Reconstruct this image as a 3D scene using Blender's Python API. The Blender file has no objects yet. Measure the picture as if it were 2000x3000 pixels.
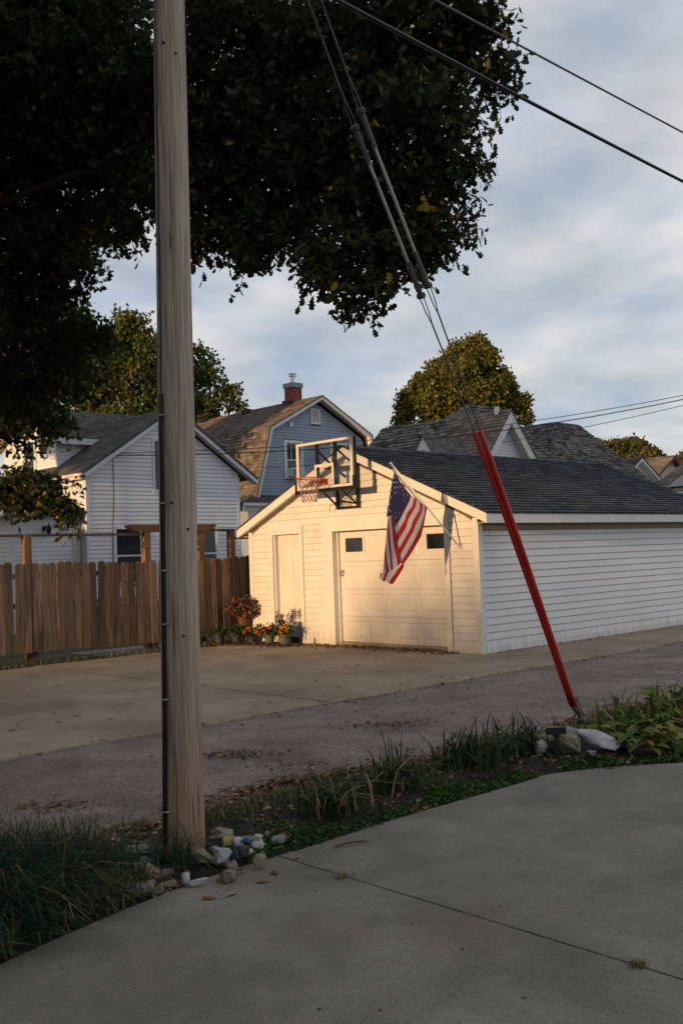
import bpy, bmesh, math, random
import numpy as np
from mathutils import Vector, Matrix
random.seed(7); RNG = np.random.default_rng(11)
scene = bpy.context.scene
COL = scene.collection
R = math.radians

# ------------------------------------------------------------------ camera
PITCH, ROLL = R(2.5), R(2.03)
fw = Vector((0, math.cos(PITCH), math.sin(PITCH))); r0 = Vector((1, 0, 0)); u0 = r0.cross(fw)
rt = r0*math.cos(ROLL) - u0*math.sin(ROLL); up = r0*math.sin(ROLL) + u0*math.cos(ROLL)
cam = bpy.data.cameras.new('camera'); camo = bpy.data.objects.new('camera', cam); COL.objects.link(camo)
cam.sensor_fit = 'VERTICAL'; cam.sensor_height = 36.0; cam.sensor_width = 24.0; cam.lens = 35.0
cam.clip_start = 0.05; cam.clip_end = 3000
camo.matrix_world = Matrix(((rt.x, up.x, -fw.x, 0), (rt.y, up.y, -fw.y, 0), (rt.z, up.z, -fw.z, 1.67), (0, 0, 0, 1)))
scene.camera = camo

# ------------------------------------------------------------------ the street grid: v along the alley, u across it
AX, AY = 2.17355, 16.02244
ANG = R(43.3)
D2 = Vector((math.sin(R(46.7)), math.cos(R(46.7)), 0)); D1 = Vector((-D2.y, D2.x, 0))
def gp(v, u, z=0.0):
    return Vector((AX, AY, 0)) + D2*v + D1*u + Vector((0, 0, z))

# ------------------------------------------------------------------ light
SUN_ELEV = R(5.6)
sun_travel = (D2*1.0 + D1*0.06); sun_travel.normalize()
sun_travel = sun_travel*math.cos(SUN_ELEV) + Vector((0, 0, -math.sin(SUN_ELEV)))
sl = bpy.data.lights.new('sun', 'SUN'); so = bpy.data.objects.new('sun', sl); COL.objects.link(so)
sl.energy = 4.2; sl.angle = R(0.55); sl.color = (1.0, 0.605, 0.285)
so.rotation_euler = sun_travel.to_track_quat('-Z', 'Y').to_euler(); so.location = (-30, -20, 30)

world = bpy.data.worlds.new('World'); scene.world = world; world.use_nodes = True
nt = world.node_tree; nt.nodes.clear()
def N(tree, t, **kw):
    n = tree.nodes.new(t)
    for k, v in kw.items():
        if k in n.inputs: n.inputs[k].default_value = v
        else: setattr(n, k, v)
    return n
sky = N(nt, 'ShaderNodeTexSky'); sky.sky_type = 'NISHITA'; sky.sun_disc = False
sky.sun_elevation = SUN_ELEV
to_sun = -sun_travel
sky.sun_rotation = math.atan2(to_sun.x, to_sun.y)
sky.air_density = 1.0; sky.dust_density = 0.6; sky.ozone_density = 1.2
tc = N(nt, 'ShaderNodeTexCoord'); sep = N(nt, 'ShaderNodeSeparateXYZ')
nt.links.new(tc.outputs['Generated'], sep.inputs[0])
ad = N(nt, 'ShaderNodeMath', operation='ADD'); ad.inputs[1].default_value = 0.22
mx0 = N(nt, 'ShaderNodeMath', operation='MAXIMUM'); mx0.inputs[1].default_value = 0.0
nt.links.new(sep.outputs['Z'], mx0.inputs[0]); nt.links.new(mx0.outputs[0], ad.inputs[0])
dx = N(nt, 'ShaderNodeMath', operation='DIVIDE'); dy = N(nt, 'ShaderNodeMath', operation='DIVIDE')
for d, a in ((dx, 'X'), (dy, 'Y')):
    nt.links.new(sep.outputs[a], d.inputs[0]); nt.links.new(ad.outputs[0], d.inputs[1])
cmb = N(nt, 'ShaderNodeCombineXYZ')
nt.links.new(dx.outputs[0], cmb.inputs[0]); nt.links.new(dy.outputs[0], cmb.inputs[1])
nz = N(nt, 'ShaderNodeTexNoise', Scale=1.9, Detail=9.0, Roughness=0.58, Distortion=0.35)
nt.links.new(cmb.outputs[0], nz.inputs['Vector'])
rmp = N(nt, 'ShaderNodeValToRGB'); rmp.color_ramp.elements[0].position = 0.34; rmp.color_ramp.elements[1].position = 0.62
rmp.color_ramp.elements[0].color = (0.55, 0.55, 0.55, 1); rmp.color_ramp.elements[1].color = (0.93, 0.93, 0.93, 1)
nt.links.new(nz.outputs['Fac'], rmp.inputs[0])
nz2 = N(nt, 'ShaderNodeTexNoise', Scale=2.3, Detail=6.0, Roughness=0.52, Distortion=0.25)
nt.links.new(cmb.outputs[0], nz2.inputs['Vector'])
ccol = N(nt, 'ShaderNodeValToRGB')
ccol.color_ramp.elements[0].position = 0.30; ccol.color_ramp.elements[1].position = 0.66
ccol.color_ramp.elements[0].color = (4.3, 5.25, 6.8, 1); ccol.color_ramp.elements[1].color = (8.6, 8.25, 8.15, 1)
nt.links.new(nz2.outputs['Fac'], ccol.inputs[0])
mixc = N(nt, 'ShaderNodeMixRGB'); nt.links.new(rmp.outputs[0], mixc.inputs[0])
nt.links.new(sky.outputs[0], mixc.inputs[1]); nt.links.new(ccol.outputs[0], mixc.inputs[2])
bg = N(nt, 'ShaderNodeBackground', Strength=0.10); outw = N(nt, 'ShaderNodeOutputWorld')
nt.links.new(mixc.outputs[0], bg.inputs[0]); nt.links.new(bg.outputs[0], outw.inputs[0])

scene.view_settings.view_transform = 'Standard'; scene.view_settings.look = 'None'
scene.view_settings.exposure = 0.04; scene.view_settings.gamma = 1.0; scene.view_settings.use_curve_mapping = False
scene.render.engine = 'CYCLES'
scene.cycles.max_bounces = 6; scene.cycles.diffuse_bounces = 3; scene.cycles.transparent_max_bounces = 8
scene.cycles.use_denoising = True

# ------------------------------------------------------------------ helpers
OFF = {}
def tag(o, label=None, cat=None, group=None, kind=None):
    if label: o['label'] = label
    if cat: o['category'] = cat
    if group: o['group'] = group
    if kind: o['kind'] = kind
    return o
def thing(name, label, cat, loc, group=None, rz=0.0):
    o = bpy.data.objects.new(name, None); COL.objects.link(o); o.empty_display_size = 0.2
    o.location = loc; o.rotation_euler = (0, 0, rz)
    OFF[o] = Vector(loc)
    return tag(o, label, cat, group)
def building(name, label, cat, v, u, group=None):
    o = thing(name, label, cat, gp(v, u), group, ANG); OFF[o] = Vector((v, u, 0)); return o
class MB:
    def __init__(s): s.V = []; s.F = []; s.M = []
    def add(s, vs, fs, mi=0):
        b = len(s.V); s.V += [tuple(v) for v in vs]
        for f in fs: s.F.append(tuple(i+b for i in f)); s.M.append(mi)
        return s
    def hexa(s, p, mi=0):   # p: bottom 4 (ccw), top 4
        return s.add(p, [(3, 2, 1, 0), (4, 5, 6, 7), (0, 1, 5, 4), (1, 2, 6, 5), (2, 3, 7, 6), (3, 0, 4, 7)], mi)
    def box(s, x0, x1, y0, y1, z0, z1, mi=0):
        return s.hexa([(x0, y0, z0), (x1, y0, z0), (x1, y1, z0), (x0, y1, z0), (x0, y0, z1), (x1, y0, z1), (x1, y1, z1), (x0, y1, z1)], mi)
    def prism(s, pts, d, mi=0):
        n = len(pts); d = Vector(d); P = [Vector(p) for p in pts]
        fs = [tuple(range(n)), tuple(range(2*n-1, n-1, -1))] + [(i, i+n, (i+1) % n + n, (i+1) % n) for i in range(n)]
        return s.add(P + [p+d for p in P], fs, mi)
    def bar(s, a, b, w, h=None, mi=0, upv=(0, 0, 1)):
        a, b = Vector(a), Vector(b); h = h or w; d = (b-a).normalized(); upv = Vector(upv)
        if abs(d.dot(upv)) > 0.98: upv = Vector((1, 0, 0))
        x = d.cross(upv).normalized()*w/2; y = x.cross(d).normalized()*h/2
        return s.hexa([a-x-y, a+x-y, a+x+y, a-x+y, b-x-y, b+x-y, b+x+y, b-x+y], mi)
    def tube(s, pts, r, n=8, mi=0, cap=True):
        P = [Vector(p) for p in pts]; k = len(P)
        rs = r if isinstance(r, (list, tuple)) else [r]*k
        b = len(s.V); prev = None
        for i, p in enumerate(P):
            d = (P[min(i+1, k-1)] - P[max(i-1, 0)]).normalized()
            if prev is None:
                t = Vector((0, 0, 1)) if abs(d.z) < 0.9 else Vector((1, 0, 0)); x = d.cross(t).normalized()
            else: x = (prev - d*prev.dot(d)).normalized()
            prev = x; y = d.cross(x)
            for j in range(n):
                a = 2*math.pi*j/n; s.V.append(tuple(p + (x*math.cos(a)+y*math.sin(a))*rs[i]))
        for i in range(k-1):
            for j in range(n):
                j2 = (j+1) % n; s.F.append((b+i*n+j, b+i*n+j2, b+(i+1)*n+j2, b+(i+1)*n+j)); s.M.append(mi)
        if cap:
            s.F.append(tuple(b+j for j in range(n-1, -1, -1))); s.M.append(mi)
            s.F.append(tuple(b+(k-1)*n+j for j in range(n))); s.M.append(mi)
        return s
    def lathe(s, prof, n=16, c=(0, 0, 0), mi=0):
        b = len(s.V); c = Vector(c)
        for r, z in prof:
            for j in range(n):
                a = 2*math.pi*j/n; s.V.append(tuple(c+Vector((r*math.cos(a), r*math.sin(a), z))))
        for i in range(len(prof)-1):
            for j in range(n):
                j2 = (j+1) % n; s.F.append((b+i*n+j, b+i*n+j2, b+(i+1)*n+j2, b+(i+1)*n+j)); s.M.append(mi)
        return s
    def build(s, name, mats, parent=None, smooth=False, kind=None, label=None):
        off = OFF.get(parent, Vector((0, 0, 0)))
        me = bpy.data.meshes.new(name)
        me.from_pydata([(v[0]-off.x, v[1]-off.y, v[2]-off.z) for v in s.V], [], s.F)
        if not isinstance(mats, (list, tuple)): mats = [mats]
        for m in mats: me.materials.append(m)
        if len(mats) > 1: me.polygons.foreach_set('material_index', s.M)
        if smooth: me.polygons.foreach_set('use_smooth', [True]*len(s.F))
        bm = bmesh.new(); bm.from_mesh(me); bmesh.ops.recalc_face_normals(bm, faces=bm.faces); bm.to_mesh(me); bm.free()
        me.update()
        return link(name, me, parent, kind, label)
def link(name, me, parent=None, kind=None, label=None, loc=None):
    o = bpy.data.objects.new(name, me); COL.objects.link(o)
    if parent is not None:
        o.parent = parent
        OFF[o] = OFF.get(parent, Vector((0, 0, 0)))
    if loc is not None: o.location = loc
    if kind: o['kind'] = kind
    if label: o['label'] = label
    return o

# ------------------------------------------------------------------ materials
def mat(name, c1, c2=None, rough=0.7, scale=5.0, detail=6.0, stretch=None, bump=0.0, bscale=None, rand=0.0, island=0.0,
        metal=0.0, spec=0.35, contrast=(0.35, 0.65), speck=None, c3=None, c3scale=1.0, c3range=(0.5, 0.7), transl=0.0):
    m = bpy.data.materials.new(name); m.use_nodes = True; t = m.node_tree; L = t.links
    b = t.nodes['Principled BSDF']; b.inputs['Roughness'].default_value = rough; b.inputs['Metallic'].default_value = metal
    b.inputs['Specular IOR Level'].default_value = spec
    out = t.nodes['Material Output']
    co = N(t, 'ShaderNodeNewGeometry'); vec = co.outputs['Position']
    if stretch:
        mp = N(t, 'ShaderNodeMapping'); mp.inputs['Scale'].default_value = stretch
        L.new(vec, mp.inputs[0]); svec = mp.outputs[0]
    else: svec = vec
    col = None
    if c2 is not None:
        nz = N(t, 'ShaderNodeTexNoise', Scale=scale, Detail=detail, Roughness=0.6); L.new(svec, nz.inputs['Vector'])
        rp = N(t, 'ShaderNodeValToRGB'); rp.color_ramp.elements[0].position, rp.color_ramp.elements[1].position = contrast
        rp.color_ramp.elements[0].color = (*c1, 1); rp.color_ramp.elements[1].color = (*c2, 1)
        L.new(nz.outputs['Fac'], rp.inputs[0]); col = rp.outputs[0]
    else:
        rg = N(t, 'ShaderNodeRGB'); rg.outputs[0].default_value = (*c1, 1); col = rg.outputs[0]
    if c3 is not None:
        n3 = N(t, 'ShaderNodeTexNoise', Scale=c3scale, Detail=5.0, Roughness=0.6); L.new(svec if stretch and stretch[0] > 3 else vec, n3.inputs['Vector'])
        r3 = N(t, 'ShaderNodeValToRGB'); r3.color_ramp.elements[0].position, r3.color_ramp.elements[1].position = c3range
        L.new(n3.outputs['Fac'], r3.inputs[0])
        mx = N(t, 'ShaderNodeMixRGB'); L.new(r3.outputs[0], mx.inputs[0]); L.new(col, mx.inputs[1]); mx.inputs[2].default_value = (*c3, 1); col = mx.outputs[0]
    if speck:
        sc, lo, hi = speck
        vz = N(t, 'ShaderNodeTexVoronoi', Scale=sc); L.new(vec, vz.inputs['Vector'])
        sp = N(t, 'ShaderNodeSeparateColor'); L.new(vz.outputs['Color'], sp.inputs[0])
        mr = N(t, 'ShaderNodeMapRange'); mr.inputs['To Min'].default_value = lo; mr.inputs['To Max'].default_value = hi
        L.new(sp.outputs[0], mr.inputs[0])
        mu = N(t, 'ShaderNodeVectorMath', operation='SCALE'); L.new(col, mu.inputs[0]); L.new(mr.outputs[0], mu.inputs['Scale']); col = mu.outputs[0]
    if rand or island:
        src = None
        if rand:
            oi = N(t, 'ShaderNodeObjectInfo'); src = oi.outputs['Random']
        if island:
            ge = N(t, 'ShaderNodeNewGeometry')
            if src is not None:
                a = N(t, 'ShaderNodeMath', operation='ADD'); L.new(src, a.inputs[0]); L.new(ge.outputs['Random Per Island'], a.inputs[1])
                fr = N(t, 'ShaderNodeMath', operation='FRACT'); L.new(a.outputs[0], fr.inputs[0]); src = fr.outputs[0]
            else: src = ge.outputs['Random Per Island']
        k = max(rand, island)
        mr = N(t, 'ShaderNodeMapRange'); mr.inputs['To Min'].default_value = 1-k; mr.inputs['To Max'].default_value = 1+k
        L.new(src, mr.inputs[0])
        mu = N(t, 'ShaderNodeVectorMath', operation='SCALE'); L.new(col, mu.inputs[0]); L.new(mr.outputs[0], mu.inputs['Scale']); col = mu.outputs[0]
    L.new(col, b.inputs['Base Color'])
    if bump:
        nb = N(t, 'ShaderNodeTexNoise', Scale=bscale or scale*3, Detail=5.0); L.new(svec, nb.inputs['Vector'])
        bp = N(t, 'ShaderNodeBump', Strength=bump, Distance=0.02); L.new(nb.outputs['Fac'], bp.inputs['Height']); L.new(bp.outputs[0], b.inputs['Normal'])
    if transl:
        tr = N(t, 'ShaderNodeBsdfTranslucent'); L.new(col, tr.inputs[0]); ms = N(t, 'ShaderNodeMixShader', Fac=transl)
        L.new(b.outputs[0], ms.inputs[1]); L.new(tr.outputs[0], ms.inputs[2]); L.new(ms.outputs[0], out.inputs[0])
    return m
M = {}
M['garage_white'] = mat('garage_white', (0.70, 0.68, 0.64), (0.78, 0.76, 0.72), 0.45, 2.0, c3=(0.50, 0.46, 0.40), c3scale=1.3, c3range=(0.62, 0.9), rand=0.03)
M['lap_shade_backing'] = mat('lap_shade_backing', (0.10, 0.085, 0.065), (0.16, 0.13, 0.10), 0.9, 6)  # near-black backing seen through the siding slots, painted shade of the laps
M['trim_white'] = mat('trim_white', (0.70, 0.69, 0.66), (0.78, 0.77, 0.74), 0.45, 3.0, c3=(0.5, 0.46, 0.4), c3scale=2.5, c3range=(0.66, 0.9))
M['vinyl_white'] = mat('vinyl_white', (0.72, 0.725, 0.735), (0.79, 0.795, 0.805), 0.4, 1.2, rand=0.03)
M['house_white'] = mat('house_white', (0.68, 0.70, 0.73), (0.76, 0.78, 0.81), 0.45, 1.5, rand=0.04)
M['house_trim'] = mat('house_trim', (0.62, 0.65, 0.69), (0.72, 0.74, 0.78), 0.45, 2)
M['blue_siding'] = mat('blue_siding', (0.28, 0.335, 0.42), (0.33, 0.39, 0.48), 0.5, 2, rand=0.05)
M['sunlit_cream'] = mat('sunlit_cream', (0.66, 0.62, 0.54), (0.72, 0.68, 0.60), 0.5, 3)  # white trim warmed for sun-side parts, sunlight painted into the colour
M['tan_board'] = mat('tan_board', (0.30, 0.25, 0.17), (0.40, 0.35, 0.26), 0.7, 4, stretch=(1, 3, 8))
M['tan_siding'] = mat('tan_siding', (0.55, 0.46, 0.34), (0.60, 0.50, 0.38), 0.6, 2)
M['red_trim'] = mat('red_trim', (0.16, 0.05, 0.04), None, 0.6)
M['shingle_dark'] = mat('shingle_dark', (0.019, 0.025, 0.034), (0.046, 0.055, 0.070), 0.75, 9, rand=0.55, island=0.55, bump=0.5, bscale=180, spec=0.4)
M['shingle_grey'] = mat('shingle_grey', (0.055, 0.053, 0.052), (0.10, 0.095, 0.09), 0.9, 6, island=0.42, bump=0.4, bscale=120)
M['shingle_mix'] = mat('shingle_mix', (0.045, 0.045, 0.05), (0.15, 0.14, 0.125), 0.9, 5, island=0.75, bump=0.4, bscale=120)
M['shingle_brown'] = mat('shingle_brown', (0.10, 0.075, 0.055), (0.20, 0.16, 0.125), 0.9, 4, island=0.4, bump=0.4, bscale=120)
M['glass'] = mat('glass', (0.012, 0.014, 0.016), (0.03, 0.032, 0.035), 0.08, 3, spec=0.6)
M['glass_green'] = mat('glass_green', (0.02, 0.04, 0.04), (0.05, 0.08, 0.075), 0.08, 2, spec=0.6)
M['brick'] = mat('brick', (0.22, 0.055, 0.035), (0.33, 0.10, 0.06), 0.9, 12, rand=0.3, bump=0.4)
M['mortar'] = mat('mortar', (0.30, 0.28, 0.26), None, 0.95)
M['cap_grey'] = mat('cap_grey', (0.22, 0.23, 0.25), (0.28, 0.29, 0.31), 0.8, 6)
M['galv'] = mat('galv', (0.34, 0.34, 0.33), (0.48, 0.48, 0.46), 0.45, 8, metal=0.75, c3=(0.20, 0.17, 0.13), c3scale=9, c3range=(0.6, 0.8))
M['galv_dull'] = mat('galv_dull', (0.10, 0.10, 0.095), (0.17, 0.165, 0.155), 0.7, 20, metal=0.3)
M['steel'] = mat('steel', (0.55, 0.55, 0.56), None, 0.25, metal=0.9)
M['black_metal'] = mat('black_metal', (0.010, 0.010, 0.011), (0.02, 0.02, 0.021), 0.45, 12, c3=(0.06, 0.03, 0.02), c3scale=9, c3range=(0.66, 0.8))
M['black_rubber'] = mat('black_rubber', (0.008, 0.008, 0.009), None, 0.5)
M['cable_black'] = mat('cable_black', (0.012, 0.014, 0.015), None, 0.35)
M['cable_grey'] = mat('cable_grey', (0.10, 0.11, 0.12), (0.16, 0.17, 0.18), 0.4, 30, metal=0.5)
M['frp'] = mat('frp', (0.48, 0.44, 0.385), (0.60, 0.555, 0.49), 0.55, 6, c3=(0.14, 0.12, 0.10), c3scale=14, c3range=(0.62, 0.72))
M['guard_red'] = mat('guard_red', (0.52, 0.026, 0.020), (0.66, 0.042, 0.030), 0.4, 3, stretch=(3, 3, 1), c3=(0.30, 0.06, 0.045), c3scale=4, c3range=(0.55, 0.8))
M['pole_wood'] = mat('pole_wood', (0.30, 0.238, 0.185), (0.63, 0.52, 0.415), 0.9, 7, 9, stretch=(15, 15, 0.30), bump=0.7, bscale=8, c3=(0.06, 0.045, 0.035), c3scale=3.4, c3range=(0.62, 0.665), contrast=(0.34, 0.66))
M['fence_wood'] = mat('fence_wood', (0.115, 0.073, 0.048), (0.25, 0.162, 0.106), 0.85, 6, 7, stretch=(6, 6, 0.35), bump=0.4, bscale=9, rand=0.38, c3=(0.055, 0.040, 0.030), c3scale=2.2, c3range=(0.50, 0.72))
M['arbor_wood'] = mat('arbor_wood', (0.17, 0.085, 0.045), (0.26, 0.14, 0.075), 0.85, 6, 7, stretch=(6, 6, 0.5), bump=0.4, bscale=9, rand=0.15, c3=(0.06, 0.04, 0.03), c3scale=4, c3range=(0.56, 0.72))
M['rail_wood'] = mat('rail_wood', (0.09, 0.06, 0.045), (0.14, 0.10, 0.075), 0.9, 8)
M['concrete'] = mat('concrete', (0.190, 0.167, 0.134), (0.256, 0.230, 0.188), 0.85, 0.8, 9, bump=0.25, bscale=160, speck=(130, 0.80, 1.20), c3=(0.150, 0.128, 0.098), c3scale=0.65, c3range=(0.44, 0.72))
M['apron'] = mat('apron', (0.285, 0.222, 0.155), (0.40, 0.325, 0.235), 0.85, 0.7, 9, bump=0.25, bscale=120, speck=(120, 0.86, 1.14), c3=(0.195, 0.140, 0.088), c3scale=0.55, c3range=(0.5, 0.72))
M['asphalt'] = mat('asphalt', (0.212, 0.165, 0.139), (0.294, 0.234, 0.200), 0.9, 1.1, 8, bump=0.8, bscale=90, speck=(80, 0.5, 1.55), c3=(0.145, 0.113, 0.098), c3scale=0.8, c3range=(0.48, 0.7))
M['soil'] = mat('soil', (0.016, 0.012, 0.009), (0.04, 0.03, 0.021), 0.95, 14, 8, bump=1.0, bscale=60)
M['yard'] = mat('yard', (0.030, 0.032, 0.016), (0.06, 0.055, 0.032), 0.95, 3, 8, bump=1.0, bscale=40)
M['gravel'] = mat('gravel', (0.12, 0.12, 0.12), (0.2, 0.2, 0.2), 0.95, 8, speck=(40, 0.5, 1.4))
M['joint'] = mat('joint', (0.012, 0.010, 0.008), (0.03, 0.024, 0.018), 0.95, 30)
M['hill'] = mat('hill', (0.05, 0.055, 0.025), (0.08, 0.07, 0.03), 0.95, 0.1)
M['net'] = mat('net', (0.45, 0.36, 0.36), (0.30, 0.10, 0.14), 0.8, 9)
M['rim_red'] = mat('rim_red', (0.55, 0.085, 0.03), (0.62, 0.14, 0.05), 0.5, 9)
M['board_line'] = mat('board_line', (0.70, 0.66, 0.60), None, 0.5)
M['pot_grey'] = mat('pot_grey', (0.10, 0.10, 0.085), (0.15, 0.145, 0.125), 0.6, 8)
M['pot_dark'] = mat('pot_dark', (0.025, 0.028, 0.028), (0.05, 0.05, 0.05), 0.6, 8)
M['terracotta'] = mat('terracotta', (0.12, 0.045, 0.028), (0.17, 0.07, 0.04), 0.8, 8)
M['green_paint'] = mat('green_paint', (0.008, 0.018, 0.014), None, 0.4)
M['solar'] = mat('solar', (0.012, 0.018, 0.06), (0.02, 0.03, 0.08), 0.15, 6, spec=0.6)
M['flag_red'] = mat('flag_red', (0.42, 0.022, 0.032), (0.50, 0.03, 0.04), 0.8, 8, transl=0.3)
M['flag_white'] = mat('flag_white', (0.62, 0.58, 0.57), (0.70, 0.66, 0.64), 0.8, 8, transl=0.3)
M['flag_blue'] = mat('flag_blue', (0.045, 0.035, 0.10), (0.06, 0.045, 0.125), 0.8, 8, transl=0.25)
M['bark'] = mat('bark', (0.012, 0.010, 0.008), (0.026, 0.021, 0.016), 0.95, 8, stretch=(4, 4, 0.6), bump=0.8)
def patches(m, scale, lo, hi, spots=()):
    t = m.node_tree; L = t.links; b = t.nodes['Principled BSDF']; col = b.inputs['Base Color'].links[0].from_socket
    ge = N(t, 'ShaderNodeNewGeometry'); nz = N(t, 'ShaderNodeTexNoise', Scale=scale, Detail=6.0, Roughness=.65, Distortion=.6); L.new(ge.outputs['Position'], nz.inputs['Vector'])
    mr = N(t, 'ShaderNodeMapRange'); mr.inputs['From Min'].default_value = .35; mr.inputs['From Max'].default_value = .65; mr.inputs['To Min'].default_value = lo; mr.inputs['To Max'].default_value = hi
    L.new(nz.outputs['Fac'], mr.inputs[0]); mu = N(t, 'ShaderNodeVectorMath', operation='SCALE'); L.new(col, mu.inputs[0]); L.new(mr.outputs[0], mu.inputs['Scale']); col = mu.outputs[0]
    for (x, y, r, c, k) in spots:
        di = N(t, 'ShaderNodeVectorMath', operation='DISTANCE'); L.new(ge.outputs['Position'], di.inputs[0]); di.inputs[1].default_value = (x, y, 0)
        n2 = N(t, 'ShaderNodeTexNoise', Scale=9.0, Detail=4.0); L.new(ge.outputs['Position'], n2.inputs['Vector'])
        ma = N(t, 'ShaderNodeMath', operation='MULTIPLY_ADD'); ma.inputs[1].default_value = r*1.2; L.new(n2.outputs['Fac'], ma.inputs[0]); L.new(di.outputs['Value'], ma.inputs[2])
        m2 = N(t, 'ShaderNodeMapRange'); m2.inputs['From Min'].default_value = r*.7; m2.inputs['From Max'].default_value = r*1.5; m2.inputs['To Min'].default_value = k; m2.inputs['To Max'].default_value = 0
        L.new(ma.outputs[0], m2.inputs[0]); mx = N(t, 'ShaderNodeMixRGB'); L.new(m2.outputs[0], mx.inputs[0]); L.new(col, mx.inputs[1]); mx.inputs[2].default_value = (*c, 1); col = mx.outputs[0]
    L.new(col, b.inputs['Base Color'])
def foot_stain(m, col, z0, z1):
    t = m.node_tree; L = t.links; b = t.nodes['Principled BSDF']; src = b.inputs['Base Color'].links[0].from_socket
    ge = N(t, 'ShaderNodeNewGeometry'); sp = N(t, 'ShaderNodeSeparateXYZ'); L.new(ge.outputs['Position'], sp.inputs[0])
    nz = N(t, 'ShaderNodeTexNoise', Scale=3.0, Detail=4.0); mp = N(t, 'ShaderNodeMapping'); mp.inputs['Scale'].default_value = (6, 6, .5)
    L.new(ge.outputs['Position'], mp.inputs[0]); L.new(mp.outputs[0], nz.inputs['Vector'])
    ad = N(t, 'ShaderNodeMath', operation='MULTIPLY_ADD'); ad.inputs[1].default_value = 1.6; L.new(nz.outputs['Fac'], ad.inputs[0]); L.new(sp.outputs['Z'], ad.inputs[2])
    mr = N(t, 'ShaderNodeMapRange'); mr.inputs['From Min'].default_value = z0; mr.inputs['From Max'].default_value = z1; mr.inputs['To Min'].default_value = .8; mr.inputs['To Max'].default_value = 0
    L.new(ad.outputs[0], mr.inputs[0]); mx = N(t, 'ShaderNodeMixRGB', blend_type='MULTIPLY'); L.new(mr.outputs[0], mx.inputs[0]); L.new(src, mx.inputs[1]); mx.inputs[2].default_value = (*col, 1)
    L.new(mx.outputs[0], b.inputs['Base Color'])
foot_stain(M['pole_wood'], (.72, .47, .28), .7, 2.3)
for q in ('garage_white', 'trim_white', 'vinyl_white'): foot_stain(M[q], (.80, .73, .62), .66, 1.05)
patches(M['concrete'], 1.9, .80, 1.14, [(.61, 3.78, .022, (.03, .025, .02), .9), (.63, 3.95, .016, (.05, .04, .03), .7), (1.55, 5.75, .09, (.20, .10, .05), .5), (.45, 4.55, .35, (.16, .12, .09), .35), (-.2, 4.5, .4, (.17, .14, .11), .35), (1.5, 6.8, .5, (.16, .14, .115), .4)])
patches(M['apron'], 1.1, .84, 1.12); patches(M['asphalt'], 1.3, .80, 1.16)
def leafmat(name, a, b, tr=0.3): return mat(name, a, b, 0.75, 3, island=0.4, transl=tr, spec=0.15)
M['oak_a'] = leafmat('oak_a', (0.024, 0.034, 0.014), (0.042, 0.055, 0.022))
M['oak_b'] = leafmat('oak_b', (0.040, 0.050, 0.022), (0.062, 0.074, 0.032))
M['oak_y'] = leafmat('oak_y', (0.34, 0.22, 0.035), (0.48, 0.30, 0.05))
M['tree_a'] = leafmat('tree_a', (0.055, 0.085, 0.022), (0.09, 0.125, 0.032))
M['tree_b'] = leafmat('tree_b', (0.11, 0.115, 0.022), (0.17, 0.155, 0.03))
M['maple_y'] = leafmat('maple_y', (0.20, 0.145, 0.022), (0.30, 0.20, 0.03))
M['maple_g'] = leafmat('maple_g', (0.085, 0.10, 0.020), (0.14, 0.145, 0.028))
M['hill_a'] = leafmat('hill_a', (0.10, 0.10, 0.03), (0.14, 0.13, 0.04)); M['hill_b'] = leafmat('hill_b', (0.17, 0.10, 0.035), (0.22, 0.13, 0.05)); M['hill_c'] = leafmat('hill_c', (0.06, 0.075, 0.03), (0.09, 0.10, 0.04))
M['grass_d'] = leafmat('grass_d', (0.017, 0.044, 0.024), (0.030, 0.066, 0.037), 0.2)
M['grass_g'] = leafmat('grass_g', (0.045, 0.068, 0.018), (0.075, 0.10, 0.025), 0.2)
M['grass_dry'] = leafmat('grass_dry', (0.22, 0.165, 0.07), (0.33, 0.25, 0.12), 0.2)
M['clover'] = leafmat('clover', (0.030, 0.085, 0.018), (0.05, 0.13, 0.028), 0.2)
M['hosta'] = leafmat('hosta', (0.085, 0.14, 0.025), (0.13, 0.19, 0.035), 0.25)
M['hosta_y'] = leafmat('hosta_y', (0.26, 0.21, 0.035), (0.34, 0.26, 0.05), 0.25)
M['litter_a'] = leafmat('litter_a', (0.16, 0.085, 0.045), (0.25, 0.14, 0.075), 0.05)
M['litter_b'] = leafmat('litter_b', (0.10, 0.05, 0.03), (0.16, 0.08, 0.05), 0.05)
M['litter_c'] = leafmat('litter_c', (0.28, 0.20, 0.13), (0.38, 0.28, 0.19), 0.05)
M['fl_orange'] = leafmat('fl_orange', (0.65, 0.15, 0.05), (0.75, 0.24, 0.08)); M['fl_yellow'] = leafmat('fl_yellow', (0.75, 0.38, 0.03), (0.8, 0.48, 0.05))
M['fl_red'] = leafmat('fl_red', (0.45, 0.05, 0.05), (0.55, 0.09, 0.08)); M['fl_purple'] = leafmat('fl_purple', (0.10, 0.025, 0.07), (0.18, 0.06, 0.12)); M['fl_dry'] = leafmat('fl_dry', (0.22, 0.10, 0.07), (0.34, 0.18, 0.12))
def rockmat(name, a, b): return mat(name, a, b, 0.9, 7, 8, bump=0.8, bscale=22, spec=0.2)
M['rock_lime'] = rockmat('rock_lime', (0.20, 0.165, 0.125), (0.34, 0.285, 0.22)); M['rock_white'] = rockmat('rock_white', (0.36, 0.36, 0.36), (0.54, 0.54, 0.53))
M['rock_grey'] = rockmat('rock_grey', (0.16, 0.16, 0.165), (0.28, 0.28, 0.285)); M['rock_dark'] = rockmat('rock_dark', (0.05, 0.05, 0.05), (0.09, 0.09, 0.09))
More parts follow.
